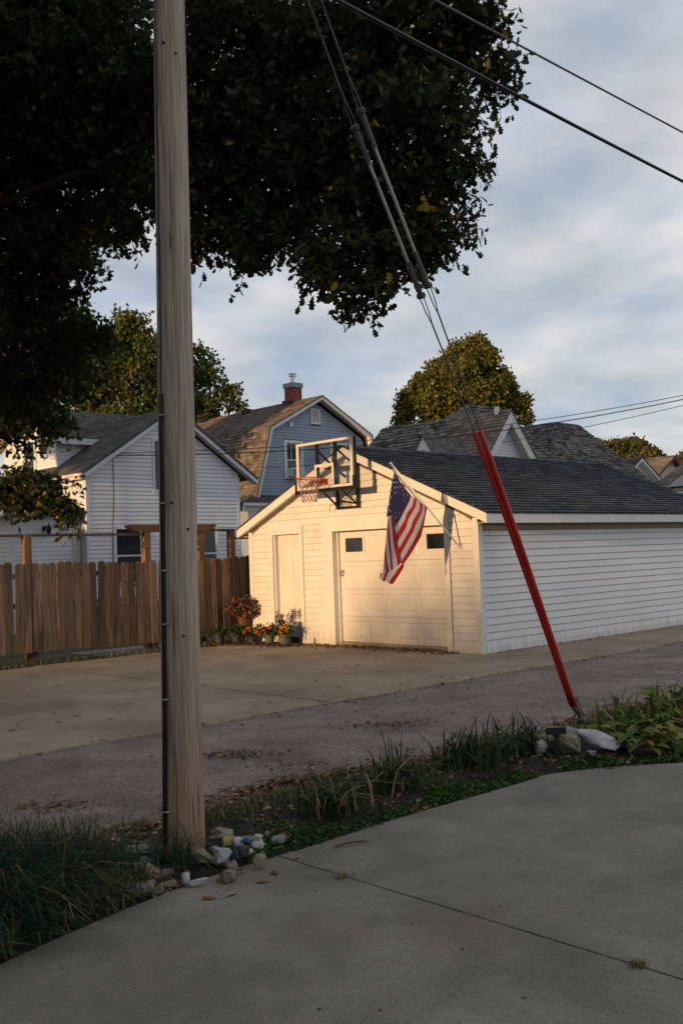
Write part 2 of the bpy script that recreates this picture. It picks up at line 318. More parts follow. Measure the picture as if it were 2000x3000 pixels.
M['rock_yellow'] = rockmat('rock_yellow', (0.34, 0.27, 0.07), (0.44, 0.36, 0.12)); M['rock_blue'] = rockmat('rock_blue', (0.03, 0.12, 0.26), (0.05, 0.17, 0.34)); M['rock_navy'] = rockmat('rock_navy', (0.03, 0.045, 0.08), (0.05, 0.065, 0.11))

# ------------------------------------------------------------------ builders for buildings
_plank_cache = {}
def siding(parent, face, pos, z0, z1, exp, clip, opens, material, name='siding_plank', out=0.019, slot=.009):
    off = OFF[parent]; z = z0
    while z < z1-0.01:
        zt = min(z+exp, z1); lo, hi = clip(z); lo2, hi2 = clip(zt)
        if hi-lo < 0.06: break
        if hi2 < lo2: lo2 = hi2 = (lo2+hi2)/2
        segs = [(lo, hi, lo2, hi2)]; zm = (z+zt)/2
        for (a, b, oa, ob) in opens:
            if oa < zm < ob:
                ns = []
                for (p, q, p2, q2) in segs:
                    if b <= p or a >= q: ns.append((p, q, p2, q2)); continue
                    if a-p > 0.03: ns.append((p, a, p2, a))
                    if q-b > 0.03: ns.append((b, q, b, q2))
                segs = ns
        sg2 = []
        for (p, q, p2, q2) in segs:
            if q-p > 4.2 and abs(p-p2) < .2 and abs(q-q2) < .2: c = lerp(p, q, random.uniform(.25, .75)); sg2 += [(p, c, p2, c), (c+.004, q, c+.004, q2)]
            else: sg2.append((p, q, p2, q2))
        for (p, q, p2, q2) in sg2:
            key = (face, slot, round(q-p, 3), round(p2-p, 3), round(q2-p, 3), round(zt-z, 3), material.name, out)
            me = _plank_cache.get(key)
            if me is None:
                o, t = out, 0.004; h = zt-z-slot
                vs2 = [(0, 0, 0), (q-p, 0, 0), (q-p, o, 0), (0, o, 0), (p2-p, 0, h), (q2-p, 0, h), (q2-p, t, h), (p2-p, t, h)]
                vs = [((s, -d, zz) if face == 'y' else (-d, s, zz)) for s, d, zz in vs2]
                me = bpy.data.meshes.new(name); mb = MB().hexa(vs)
                me.from_pydata(mb.V, [], mb.F); me.materials.append(material)
                bm = bmesh.new(); bm.from_mesh(me); bmesh.ops.recalc_face_normals(bm, faces=bm.faces); bm.to_mesh(me); bm.free()
                _plank_cache[key] = me
            loc = (p, pos, z) if face == 'y' else (pos, p, z)
            link(name, me, parent, loc=Vector(loc)-off)
        z = zt
def lerp(a, b, t): return a + (b-a)*t
def roof(parent, P0, P1, Q0, Q1, rows, tabw, material, name='roof', thick=0.05, parts=None, lift=0.016):
    P0, P1, Q0, Q1 = map(Vector, (P0, P1, Q0, Q1))
    n = (P1-P0).cross(Q0-P0) if (Q0-P0).length > 1e-4 else (P1-P0).cross(Q1-P0)
    n.normalize()
    if n.z < 0: n = -n
    base = MB(); base.hexa([P0-n*thick, P1-n*thick, Q1-n*thick, Q0-n*thick, P0, P1, Q1, Q0])
    ro = base.build(name, material, parent)
    mb = MB(); off = OFF[parent]; lst = []
    for j in range(rows):
        t0, t1 = j/rows, (j+1)/rows
        A0, A1 = lerp(P0, Q0, t0), lerp(P1, Q1, t0); B0, B1 = lerp(P0, Q0, t1), lerp(P1, Q1, t1)
        ln = (A1-A0).length; k = max(1, int(round(ln/tabw)))
        ofs = (j % 2)*0.5 + random.uniform(-.1, .1)
        edges = sorted(set([0.0, 1.0] + [min(1, max(0, (i+ofs)/k)) for i in range(0, k+1)]))
        for s0, s1 in zip(edges[:-1], edges[1:]):
            if s1-s0 < 0.15/k: continue
            g = 0.012/k; h = n*(lift*random.uniform(0.8, 1.25)); lo = n*0.003
            a0, a1, b0, b1 = lerp(A0, A1, s0+g), lerp(A0, A1, s1-g), lerp(B0, B1, s0+g), lerp(B0, B1, s1-g)
            lst.append(([a0+h, a1+h, b1+lo, b0+lo, a0+n*.001, a1+n*.001], (a0+b1)/2))
    F6 = [(0, 1, 2, 3), (4, 5, 1, 0), (4, 0, 3), (5, 2, 1)]
    if parts:
        campos = Vector(parts)
        lst.sort(key=lambda e: (e[1]-campos).length)
        for vs, c in lst[:300]:
            m = bpy.data.meshes.new('shingle'); m.from_pydata([tuple(v-c) for v in vs], [], F6); m.materials.append(material)
            link('shingle', m, ro, loc=c-off)
        lst = lst[300:]
    for vs, c in lst: mb.add(vs, F6)
    if mb.V:
        o = mb.build('roof_shingles', material, ro, kind='stuff')
    return ro
def emboss_panel(mb, x, face_d, a, b, z0, z1, panels, g=0.03, dep=0.012):
    """front face at x, outward -x, spanning a..b in y, z0..z1, with raised panels [(ya,yb,za,zb)] laid in one row or grid"""
    ys = sorted(set([a, b] + [p[0] for p in panels] + [p[1] for p in panels])); zs = sorted(set([z0, z1] + [p[2] for p in panels] + [p[3] for p in panels]))
    for i in range(len(ys)-1):
        for j in range(len(zs)-1):
            yc, zc = (ys[i]+ys[i+1])/2, (zs[j]+zs[j+1])/2
            if any(p[0] < yc < p[1] and p[2] < zc < p[3] for p in panels): continue
            mb.add([(x, ys[i], zs[j]), (x, ys[i+1], zs[j]), (x, ys[i+1], zs[j+1]), (x, ys[i], zs[j+1])], [(0, 1, 2, 3)])
    for (ya, yb, za, zb) in panels:
        rings = []
        for ins, dd in ((0, 0), (g*0.5, dep), (g, dep), (g*2.0, 0.001)):
            rings.append([(x+dd, ya+ins, za+ins), (x+dd, yb-ins, za+ins), (x+dd, yb-ins, zb-ins), (x+dd, ya+ins, zb-ins)])
        vs = [p for r in rings for p in r]; fs = []
        for k in range(3):
            for q in range(4): fs.append((k*4+q, k*4+(q+1) % 4, k*4+4+(q+1) % 4, k*4+4+q))
        fs.append((12, 13, 14, 15)); mb.add(vs, fs)
    mb.add([(x+.04, a, z0), (x+.04, b, z0), (x+.04, b, z1), (x+.04, a, z1), (x, a, z0), (x, b, z0), (x, b, z1), (x, a, z1)],
           [(0, 3, 2, 1), (0, 1, 5, 4), (1, 2, 6, 5), (2, 3, 7, 6), (3, 0, 4, 7)])
def window(parent, face, pos, a, b, z0, z1, fmat, gmat, fw_=0.09, mid=True, munt=0, sill=True, proud=0.03):
    def bx(mb, s0, s1, zz0, zz1, d0, d1):
        if face == 'y': mb.box(s0, s1, pos-d1, pos-d0, zz0, zz1)
        else: mb.box(pos-d1, pos-d0, s0, s1, zz0, zz1)
    f = MB()
    bx(f, a, a+fw_, z0, z1, 0, proud); bx(f, b-fw_, b, z0, z1, 0, proud); bx(f, a+fw_, b-fw_, z1-fw_, z1, 0, proud); bx(f, a+fw_, b-fw_, z0, z0+fw_*0.7, 0, proud+(0.02 if sill else 0))
    fo = f.build('window', fmat, parent)
    i0, i1, j0, j1 = a+fw_, b-fw_, z0+fw_*.7, z1-fw_
    zmid = (j0+j1)/2 if mid else None
    p = MB()
    if mid:
        bx(p, i0+.001, i1-.001, j0+.001, zmid, 0.004, 0.008); p.build('pane', gmat, fo); p = MB(); bx(p, i0+.001, i1-.001, zmid, j1-.001, 0.006, 0.011); p.build('pane', gmat, fo)
        s = MB(); bx(s, i0, i1, zmid-0.022, zmid+0.022, 0.012, 0.022); bx(s, i0, i0+.03, j0, j1, 0.0125, 0.0205); bx(s, i1-.03, i1, j0, j1, 0.0125, 0.0205)
        for k in range(munt):
            c = lerp(i0, i1, (k+1)/(munt+1)); bx(s, c-.011, c+.011, zmid+.022, j1, 0.0122, 0.019)
        s.build('sash', fmat, fo)
    else:
        bx(p, i0+.001, i1-.001, j0+.001, j1-.001, 0.004, 0.01); p.build('pane', gmat, fo)
    return fo

# ------------------------------------------------------------------ foliage
OAK = [(0, 0), (.09, .14), (.05, .27), (.25, .36), (.13, .47), (.34, .62), (.17, .70), (.22, .90), (0, 1.0)]
OAK = np.array(OAK + [(-x, y) for x, y in OAK[-2:0:-1]])
OVAL = np.array([(0, 0), (.26, .28), (.30, .6), (0, 1.0), (-.30, .6), (-.26, .28)])
def leaf_mesh(name, pts, size, shape, mats, probs, flat=0.0, cup=0.12, svar=0.3, parent=None, kind=None, loc=None, lay=False):
    n = len(pts); k = len(shape); pts = np.asarray(pts, float)
    if parent is not None: pts = pts - np.array(OFF.get(parent, Vector((0, 0, 0))))
    nr = RNG.normal(size=(n, 3)); nr /= np.linalg.norm(nr, axis=1)[:, None]
    if flat: nr = nr*(1-flat) + np.array([0, 0, 1.0])*flat; nr /= np.linalg.norm(nr, axis=1)[:, None]
    tq = RNG.normal(size=(n, 3)); 
    if not lay: tq[:, 2] -= 0.7
    tq -= nr*np.sum(tq*nr, axis=1)[:, None]; tq /= np.linalg.norm(tq, axis=1)[:, None]+1e-9
    bx = np.cross(tq, nr); s = size*(1+svar*RNG.uniform(-1, 1, n))
    lx, ly = shape[:, 0], shape[:, 1]
    lz = cup*(np.abs(lx)*1.6 - 0.6*ly*ly)
    vs = pts[:, None, :] + s[:, None, None]*(lx[None, :, None]*bx[:, None, :] + ly[None, :, None]*tq[:, None, :] + lz[None, :, None]*nr[:, None, :])
    return raw_mesh(name, vs.reshape(-1, 3), n, k, mats, RNG.choice(len(mats), n, p=probs), parent, kind, loc)
def raw_mesh(name, verts, n, k, mats, mi, parent=None, kind=None, loc=None):
    me = bpy.data.meshes.new(name); me.vertices.add(len(verts)); me.vertices.foreach_set('co', np.asarray(verts, np.float32).ravel())
    me.loops.add(n*k); me.loops.foreach_set('vertex_index', np.arange(n*k, dtype=np.int32))
    me.polygons.add(n); me.polygons.foreach_set('loop_start', np.arange(n, dtype=np.int32)*k)
    try: me.polygons.foreach_set('loop_total', np.full(n, k, np.int32))
    except Exception: pass
    for m in mats: me.materials.append(m)
    me.polygons.foreach_set('material_index', np.asarray(mi, np.int32)); me.update(calc_edges=True); me.validate()
    return link(name, me, parent, kind, None, loc)
def blob_points(blobs, dens, twig, per, shell=0.45, minc=3):
    """twig clusters filling ellipsoid lumps; returns leaf positions"""
    out = []
    for (x, y, z, rx, ry, rz) in blobs:
        vol = rx*ry*rz*4.19; nc = max(minc, int(dens*(vol**0.8)))
        d = RNG.normal(size=(nc, 3)); d /= np.linalg.norm(d, axis=1)[:, None]
        rr = (shell + (1-shell)*RNG.uniform(0, 1, nc))**0.6
        rr *= RNG.uniform(0.75, 1.12, nc)
        c = np.array([x, y, z]) + d*rr[:, None]*np.array([rx, ry, rz])
        k = RNG.integers(max(2, per//2), per+per//2, nc)
        rep = np.repeat(c, k, axis=0)
        out.append(rep + np.clip(RNG.normal(size=rep.shape), -1.7, 1.7)*np.array([twig, twig, twig*0.75]))
    return np.concatenate(out)
def limbs(mb, base, top, targets, r):
    base, top = Vector(base), Vector(top)
    pts = [lerp(base, top, t)+Vector((random.uniform(-1, 1), random.uniform(-1, 1), 0))*r*0.5*(0 < t < 1) for t in (0, .06, .2, .45, .7, 1)]
    mb.tube(pts, [r*1.5, r*1.15, r, r*.92, r*.82, r*.62], 10)
    for t in targets:
        t = Vector(t); s = lerp(base, top, random.uniform(.6, 1)); L = (t-s).length
        pp = [s]; 
        for q in (.28, .52, .72, .88):
            pp.append(lerp(s, t, q)+Vector((random.uniform(-1, 1), random.uniform(-1, 1), random.uniform(-.4, 1)+.8*math.sin(q*3)))*L*0.085)
        rr = min(r*.35, 0.02+L*0.0065); mb.tube(pp, [rr, rr*.8, rr*.55, rr*.3, rr*.1], 6)
        for _ in range(4):
            a = lerp(pp[1], pp[3], random.random()); e = a+Vector((random.uniform(-1, 1), random.uniform(-1, 1), random.uniform(-.6, .6)))*L*0.22
            mb.tube([a, lerp(a, e, .5)+Vector((0, 0, .04*L)), e], [rr*.35, rr*.22, rr*.06], 5)
def tree(name, label, base, top, blobs, size, shape, mats, probs, dens, twig, per, r=0.3, group=None, flat=0.15, shell=0.45):
    t = thing(name, label, 'tree', base, group)
    mb = MB(); limbs(mb, base, top, [b[:3] for b in blobs[::8]], r); mb.build('trunk', M['bark'], t, smooth=True)
    pts = blob_points(blobs, dens, twig, per, shell)
    leaf_mesh('crown', pts, size, shape, [M[m] for m in mats], probs, flat=flat, parent=t, kind='stuff')
    return t
def blade_mesh(name, bases, h, bend, w, mats, probs, parent=None, kind=None, hv=0.4):
    n = len(bases); b = np.asarray(bases, float)
    if parent is not None: b = b - np.array(OFF.get(parent, Vector((0, 0, 0))))
    a = RNG.uniform(0, 2*np.pi, n); dr = np.stack([np.cos(a), np.sin(a), 0*a], 1); sd = np.stack([-np.sin(a), np.cos(a), 0*a], 1)
    H = h*(1-hv+hv*2*RNG.uniform(0, 1, n)); B = bend*RNG.uniform(.15, 1.3, n)*H; W = w*RNG.uniform(.7, 1.3, n)
    T = [0, .35, .68, 1.0]; ctr = []
    for t in T:
        drop = 1 - 0.55*(t**2)*np.clip(B/H, 0, 1.2)
        ctr.append(b + dr*(B*t*t)[:, None] + np.array([0, 0, 1])*(H*t*drop)[:, None])
    vs = []
    for q in range(3):
        w0 = W*(1-T[q]**2*.8); w1 = W*(1-T[q+1]**2*.97)
        vs.append(np.stack([ctr[q]-sd*w0[:, None], ctr[q]+sd*w0[:, None], ctr[q+1]+sd*w1[:, None], ctr[q+1]-sd*w1[:, None]], 1))
    V = np.stack(vs, 1).reshape(-1, 3); mi = np.repeat(RNG.choice(len(mats), n, p=probs), 3)
    return raw_mesh(name, V, n*3, 4, [M[m] for m in mats], mi, parent, kind)

# ================================================================== THE SETTING
def sheet(name, pts, material, thick=0.0, kind='structure', parent=None):
    mb = MB()
    if thick: mb.prism([tuple(p) for p in pts], (0, 0, -thick))
    else: mb.add(pts, [tuple(range(len(pts)))])
    return mb.build(name, material, parent, kind=kind)
mb = MB(); mb.add([(-900, -500, -0.10), (900, -500, -0.10), (900, 900, -0.10), (-900, 900, -0.10)], [(0, 1, 2, 3)]); mb.build('ground', M['yard'], kind='structure')
sheet('back_yard', [gp(-30, 5.45, -0.03), gp(60, 5.45, -0.03), gp(60, 40, -0.03), gp(-30, 40, -0.03)], M['yard'])
sheet('garden_path', [gp(-3.3, 5.5, -0.012), gp(-1.2, 5.5, -0.012), gp(-1.2, 7.4, -0.012), gp(-3.3, 7.4, -0.012)], M['gravel'])
# alley: slightly crowned asphalt sheet
mb = MB(); vv = np.linspace(-40, 70, 111); uu = np.linspace(-4.95, -1.76, 9)
for i, v in enumerate(vv):
    for j, u in enumerate(uu):
        f = (u+3.3)/1.6; mb.V.append(tuple(gp(v, u, -0.012 + 0.02*(1-f*f) + 0.006*math.sin(v*1.7+u*2))))
for i in range(len(vv)-1):
    for j in range(len(uu)-1): mb.F.append((i*9+j, (i+1)*9+j, (i+1)*9+j+1, i*9+j+1)); mb.M.append(0)
mb.build('alley', M['asphalt'], smooth=True, kind='structure')
sheet('joint_bed', [gp(-22, -1.95, -0.02), gp(9, -1.95, -0.02), gp(9, 0.02, -0.02), gp(0, 0.02, -0.02), gp(0, 5.6, -0.02), gp(-22, 5.6, -0.02)], M['joint'])
# concrete apron in slabs, its alley edge chipped
apron = bpy.data.objects.new('apron', None); COL.objects.link(apron); apron['kind'] = 'structure'
def edge(v, u, amp=0.03): return u + amp*(math.sin(v*2.1)*.5+math.sin(v*5.3+1)*.3+math.sin(v*13.7)*.35)
def slab(v0, v1, uL, uH, rough_low=True, z=0.012):
    n = max(2, int((v1-v0)/0.12)); P = [gp(lerp(v0, v1, i/n), edge(lerp(v0, v1, i/n), uL) if rough_low else uL, z) for i in range(n+1)]
    P += [gp(v1, uH, z), gp(v0, uH, z)]
    sheet('slab', P, M['apron'], 0.1, None, apron)
slab(-22, -9.62, -1.78, 5.42); slab(-9.6, -4.91, -1.78, 5.42); slab(-4.9, -0.012, -1.78, 5.55); slab(0.0, 3.6, -1.78, -0.01); slab(3.612, 9.0, -1.78, -0.01)
# driveway where the camera stands
drive = bpy.data.objects.new('driveway', None); COL.objects.link(drive); drive['kind'] = 'structure'
def dedge(v):
    if v < -9.3: return -5.76 - 0.24*((-9.3-v)/1.3)**1.5
    if v > -6.5: return -5.75 - 0.60*((v+6.5)/1.05)**1.45
    return -5.755 + 0.012*math.sin(v*3)
def dslab(v0, v1):
    n = max(2, int((v1-v0)/0.08)); P = [gp(v0, -26, 0.004)] + [gp(v1, -26, 0.004)] + [gp(lerp(v1, v0, i/n), dedge(lerp(v1, v0, i/n)), 0.004) for i in range(n+1)]
    sheet('slab', P, M['concrete'], 0.1, None, drive)
dslab(-20, -9.0085); dslab(-9.0015, -4.4)
sheet('driveway_bed', [gp(-20, -26, -0.03), gp(8, -26, -0.03), gp(8, -5.9, -0.03), gp(-20, -5.9, -0.03)], M['joint'])
# planted strip
mb = MB(); vv = np.arange(-15, 9.01, 0.07); nu = 18
def strip_hi(v): return -4.72 + 0.07*math.sin(v*1.3) + 0.05*math.sin(v*3.1+2) + (0.28*min(1, max(0, (-9.0-v)/1.2)))
def strip_lo(v): return max(-9.0, dedge(min(v, -4.6)) - 0.05) if v < -4.6 else -7.5
NR = RNG.uniform(-1, 1, (len(vv), nu))
def mound(f): return max(0, math.sin(math.pi*min(1, max(0, f))))**0.7
def soil_z(v, u):
    lo, hi = strip_lo(v), strip_hi(v); return -0.03 + 0.085*mound((u-lo)/(hi-lo))
for i, v in enumerate(vv):
    lo, hi = strip_lo(v), strip_hi(v)
    for j in range(nu):
        f = j/(nu-1); mb.V.append(tuple(gp(v, lerp(lo, hi, f), -0.03+0.085*mound(f)+0.012*NR[i, j]*(0 < j < nu-1))))
for i in range(len(vv)-1):
    for j in range(nu-1): mb.F.append((i*nu+j, (i+1)*nu+j, (i+1)*nu+j+1, i*nu+j+1)); mb.M.append(0)
mb.build('flower_bed', M['soil'], kind='structure')
# cracks in the alley filled with dirt
def crack(pts, w):
    mb = MB(); P = []
    for a, b in zip(pts[:-1], pts[1:]):
        jt = min(.03, w*2)
        for t in np.linspace(0, 1, 15)[:-1]: P.append(lerp(Vector(a), Vector(b), t)+Vector((random.uniform(-jt, jt), random.uniform(-jt, jt), 0)))
    for i in range(len(P)-1):
        d = (P[i+1]-P[i]).normalized(); s = Vector((-d.y, d.x, 0))*w*random.uniform(.4, 1.2); s2 = Vector((-d.y, d.x, 0))*w*random.uniform(.4, 1.2)
        mb.add([P[i]-s, P[i]+s, P[i+1]+s2, P[i+1]-s2], [(0, 1, 2, 3)])
    o = mb.build('crack', M['joint']); o['kind'] = 'structure'
crack([(3.35, 13.0, 0.016), (4.3, 12.6, 0.016), (5.4, 12.4, 0.014)], 0.012)
crack([(2.2, 15.6, 0.0165), (2.9, 15.1, 0.0165), (3.6, 14.55, 0.0165)], 0.006)

crack([gp(-9.005, -5.8, .0075), gp(-9.0, -7.2, .0075), gp(-9.005, -8.6, .0075), gp(-9.0, -10, .0075)], .0022)
crack([gp(-4.905, -1.7, .0165), gp(-4.905, 1.2, .0165), gp(-4.905, 5.0, .0165)], .006)
# hill far off
hill = MB(); HN = 40
for i in range(HN+1):
    for j in range(9):
        x = 20+110*i/HN; f = j/8; cz = 28.5*math.exp(-((x-74)/13)**4)+24.5*math.exp(-((x-101)/16)**4)+1
        hill.V.append((x, 250+45*f, -1+cz*math.sin(f*math.pi)*0.96))
for i in range(HN):
    for j in range(8): hill.F.append((i*9+j, (i+1)*9+j, (i+1)*9+j+1, i*9+j+1)); hill.M.append(0)
hill.build('hill', M['hill'], smooth=True, kind='structure')
pts = []; mi_src = []
for k in range(330):
    x = random.uniform(56, 112); f = random.uniform(0.08, 0.6); cz = 28.5*math.exp(-((x-74)/13)**4)+24.5*math.exp(-((x-101)/16)**4)+1
    c = np.array([x, 250+45*f, -1+cz*math.sin(f*math.pi)*.96+random.uniform(0.4, 1.6)]); rr = random.uniform(1.6, 2.9)
    d = RNG.normal(size=(150, 3)); d /= np.linalg.norm(d, axis=1)[:, None]; pts.append(c+d*rr*np.array([1, 1, 1.1])*RNG.uniform(.8, 1.05, (150, 1))); mi_src += [random.choice([0, 0, 1, 2, 2])]*150
o = leaf_mesh('wooded_hillside', np.concatenate(pts), 1.1, OVAL, [M['hill_a'], M['hill_b'], M['hill_c']], [.4, .3, .3], kind='stuff')
o.data.polygons.foreach_set('material_index', np.array(mi_src, np.int32))

# ================================================================== GARAGE
G = building('garage', 'white clapboard garage with a black shingled roof and a two tone sunlit front gable', 'garage', 0, 0)
GL = 8.3; EZ = 2.27; SL = 0.428
def rz_(u): return EZ + SL*(u+.27) if u < 2.975 else EZ + SL*(6.22-u)
wm = MB(); x0, x1 = 0.022, 0.14
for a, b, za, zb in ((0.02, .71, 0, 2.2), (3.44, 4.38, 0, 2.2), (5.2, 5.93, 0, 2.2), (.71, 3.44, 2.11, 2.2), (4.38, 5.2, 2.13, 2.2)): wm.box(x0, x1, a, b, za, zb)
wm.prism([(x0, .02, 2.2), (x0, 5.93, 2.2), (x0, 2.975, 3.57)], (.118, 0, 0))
wm.build('front_wall', M['lap_shade_backing'], G)
wm = MB(); wm.box(.14, GL, .022, .14, 0, 2.2); wm.build('side_wall', M['lap_shade_backing'], G)
wm = MB(); wm.box(.14, GL, 5.81, 5.93, 0, 2.2); wm.build('side_wall', M['vinyl_white'], G)
wm = MB(); wm.prism([(GL-.12, .14, 0), (GL-.12, 5.81, 0), (GL-.12, 5.81, 2.2), (GL-.12, 2.975, 3.5), (GL-.12, .14, 2.2)], (.12, 0, 0)); wm.build('back_wall', M['vinyl_white'], G)
wm = MB(); wm.box(.14, GL-.12, .14, 5.81, -0.02, 0.05); wm.build('floor_slab', M['apron'], G)
def gclip(z):
    if z < 2.2: return (.105, 5.845)
    h = (z-2.14)/SL; return (max(.0, -.27+h+.27), min(5.95, 6.22-h-.27))
opens = [(.595, 3.715, 0, 2.235), (4.285, 5.305, 0, 2.225)]
siding(G, 'y', 0, 0, 0, 1, gclip, [], M['garage_white'])
siding(G, 'x', 0.022, 0.10, 3.62, .121, gclip, opens, M['garage_white'], slot=.005)
siding(G, 'y', 0.022, 0.10, 2.0, .121, lambda z: (.125, GL), [], M['vinyl_white'], out=.02)
t = MB(); t.box(.0, .02, 0.0, .105, 0.0, 2.2); t.box(.0, .11, -.012, 0.0, 0, 2.12); t.build('corner_board', M['trim_white'], G)
t = MB(); t.box(.0, .02, 5.845, 5.95, 0, 2.2); t.box(0, .11, 5.95, 5.962, 0, 2.2); t.build('corner_board', M['trim_white'], G)
for a, b in ((.105, .6), (3.71, 4.29), (5.3, 5.845)):
    t = MB(); t.box(.002, .02, a, b, .0, .098); t.build('base_board', M['trim_white'], G)
t = MB(); t.box(.11, GL, -.004, .02, .0, .098); t.build('base_board', M['vinyl_white'], G)
t = MB(); t.box(.11, GL, -.006, .02, 2.0, 2.14); t.build('shade_dirt_band', M['tan_board'], G)  # tan band over the top plank, painted eave shade and dirt
# rakes, fascia, soffit
for s in (0, 1):
    f = (lambda u: u) if s == 0 else (lambda u: 5.95-u)
    t = MB(); t.prism([(-.10, f(-.27), EZ-.165), (-.10, f(-.27), EZ-.012), (-.10, f(2.975), rz_(2.975)-.012), (-.10, f(2.975), rz_(2.975)-.165)], (.022, 0, 0)); t.build('rake_board', M['trim_white'], G)
    t = MB(); t.prism([(-.078, f(-.24), EZ-.16), (-.078, f(-.24), EZ-.13), (-.078, f(2.975), rz_(2.975)-.13), (-.078, f(2.975), rz_(2.975)-.16)], (.11, 0, 0)); t.build('soffit', M['trim_white'], G)
    ya, yb = sorted((f(-.27), f(-.25))); t = MB(); t.box(-.078, 3.0, ya, yb, EZ-.165, EZ-.012); t.build('fascia', M['trim_white'], G)
    t = MB(); t.box(3.003, 6.2, ya, yb, EZ-.165, EZ-.012); t.build('fascia', M['trim_white'], G)
    t = MB(); t.box(6.203, GL+.1, ya, yb, EZ-.165, EZ-.012); t.build('fascia', M['trim_white'], G)
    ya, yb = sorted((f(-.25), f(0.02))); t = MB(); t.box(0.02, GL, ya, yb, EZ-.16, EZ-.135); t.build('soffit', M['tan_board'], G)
    t = MB(); t.prism([(-.06, f(2.6), rz_(2.6)-.17), (-.06, f(2.975), rz_(2.975)-.17), (-.06, f(2.975), rz_(2.975)-.30)], (.03, 0, 0))
roof(G, (-.125, -.29, EZ), (GL+.12, -.29, EZ), (-.125, 2.975, rz_(2.975)), (GL+.12, 2.975, rz_(2.975)), 25, .30, M['shingle_dark'], thick=.012, parts=gp(4.5, -.3, 2.3), lift=.026)
roof(G, (GL+.12, 6.24, EZ), (-.125, 6.24, EZ), (GL+.12, 2.975, rz_(2.975)), (-.125, 2.975, rz_(2.975)), 25, .30, M['shingle_dark'], thick=.012)
t = MB(); 
for i in range(28):
    a = -.14+i*.3; zz = rz_(2.975)+.012
    t.add([(a, 2.975-.15, zz-.062+.004), (a+.31, 2.975-.15, zz-.062), (a+.31, 2.975, zz+.004), (a, 2.975, zz+.01), (a, 3.125, zz-.06), (a+.31, 3.125, zz-.064)], [(0, 1, 2, 3), (3, 2, 5, 4)])
t.build('ridge_cap', M['shingle_dark'], G)
# garage door opening trim
def trim(y0, y1, z0, z1, d=0.030): 
    t = MB(); t.box(0.022-d, 0.021, y0, y1, z0, z1); return t
trim(.61, .712, 0, 2.12).build('door_trim', M['trim_white'], G); trim(3.438, 3.70, 0, 2.12).build('door_trim', M['trim_white'], G); trim(.61, 3.70, 2.121, 2.23).build('door_trim', M['trim_white'], G)
t = MB(); t.box(.0, .021, .60, 3.71, 2.231, 2.277); t.build('drip_cap', M['trim_white'], G)
t = MB(); t.box(.03, .2, 3.432, 3.44, .0, 2.115); t.build('door_jamb', M['trim_white'], G)
t = MB(); t.box(.03, .2, .71, .718, .0, 2.115); t.build('door_jamb', M['trim_white'], G)
t = MB(); t.box(.10, .145, 3.405, 3.431, .0, 2.11); t.build('door_stop', M['trim_white'], G)
gd = MB(); gd.box(.21, .22, .72, 3.43, .05, 2.11); gd = gd.build('overhead_door', M['garage_white'], G)
zs = [.075, .55, 1.045, 1.55, 2.11]
cols = [(.80, 1.38), (1.44, 2.03), (2.13, 2.72), (2.80, 3.37)]
for k in range(4):
    z0, z1 = zs[k]+.003, zs[k+1]-.003; mb = MB()
    pn = [(a, b, z0+.07, z1-.085) for a, b in cols]
    if k == 3: pn = [pn[1], pn[2]]
    emboss_panel(mb, .155, 0, .722, 3.428, z0, z1, pn); mb.build('door_section', M['garage_white'], gd)
for a, b in ((.784, 1.228), (2.79, 3.24)):
    fr = MB(); fr.box(.138, .154, a-.045, b+.045, 1.695, 1.728); fr.box(.138, .154, a-.045, b+.045, 1.985, 2.02); fr.box(.138, .154, a-.045, a, 1.728, 1.985); fr.box(.138, .154, b, b+.045, 1.728, 1.985)
    fr.build('door_window', M['garage_white'], gd)
    p = MB(); p.box(.147, .1535, a+.001, b-.001, 1.729, 1.984); p.build('pane', M['glass'], gd)
t = MB(); t.box(.135, .15, 3.30, 3.40, 1.35, 1.385); t.box(.12, .15, 3.34, 3.36, 1.38, 1.40); t.build('hasp', M['galv'], gd)
t = MB(); t.box(.11, .135, 3.335, 3.375, 1.285, 1.33); t.tube([(.122, 3.342, 1.33), (.122, 3.342, 1.36), (.122, 3.355, 1.368), (.122, 3.368, 1.36), (.122, 3.368, 1.33)], .004, 6); t.build('padlock', M['steel'], gd)
t = MB(); t.tube([(.15, 2.98, .165), (.125, 2.98, .165), (.12, 3.0, .165), (.12, 3.2, .165), (.125, 3.22, .165), (.15, 3.22, .165)], .008, 6); t.box(.145, .154, 2.965, 3.24, .145, .185); t.build('door_handle', M['garage_white'], gd)
t = MB(); t.box(.05, .205, .72, 3.43, .0505, .072); t.build('door_sill', M['tan_board'], G)
# side door
trim(4.29, 4.382, 0, 2.12).build('door_trim', M['trim_white'], G); trim(5.198, 5.30, 0, 2.12).build('door_trim', M['trim_white'], G); trim(4.29, 5.30, 2.121, 2.277).build('door_trim', M['trim_white'], G)
t = MB(); t.box(.03, .17, 5.16, 5.2, 0, 2.12); t.build('door_jamb', M['trim_white'], G); t = MB(); t.box(.03, .14, 4.38, 4.40, 0, 2.12); t.build('door_jamb', M['trim_white'], G)
mb = MB(); emboss_panel(mb, .12, 0, 4.402, 5.158, .06, 2.115, [(4.47, 4.72, .12, .79), (4.79, 5.07, .12, .79), (4.47, 4.72, 1.0, 2.02), (4.79, 5.07, 1.0, 2.02)], g=.022, dep=.016)
sd = mb.build('side_door', M['garage_white'], G)
t = MB(); t.bar((.095, 4.455, 1.80), (.095, 4.455, 1.97), .014, .014); t.box(.095, .119, 4.445, 4.465, 1.81, 1.825); t.box(.095, .119, 4.445, 4.465, 1.945, 1.96); t.build('door_handle', M['galv_dull'], sd)
t = MB(); t.box(.0, .16, 4.38, 5.2, 0.013, .055); t.build('door_sill', M['tan_board'], G)
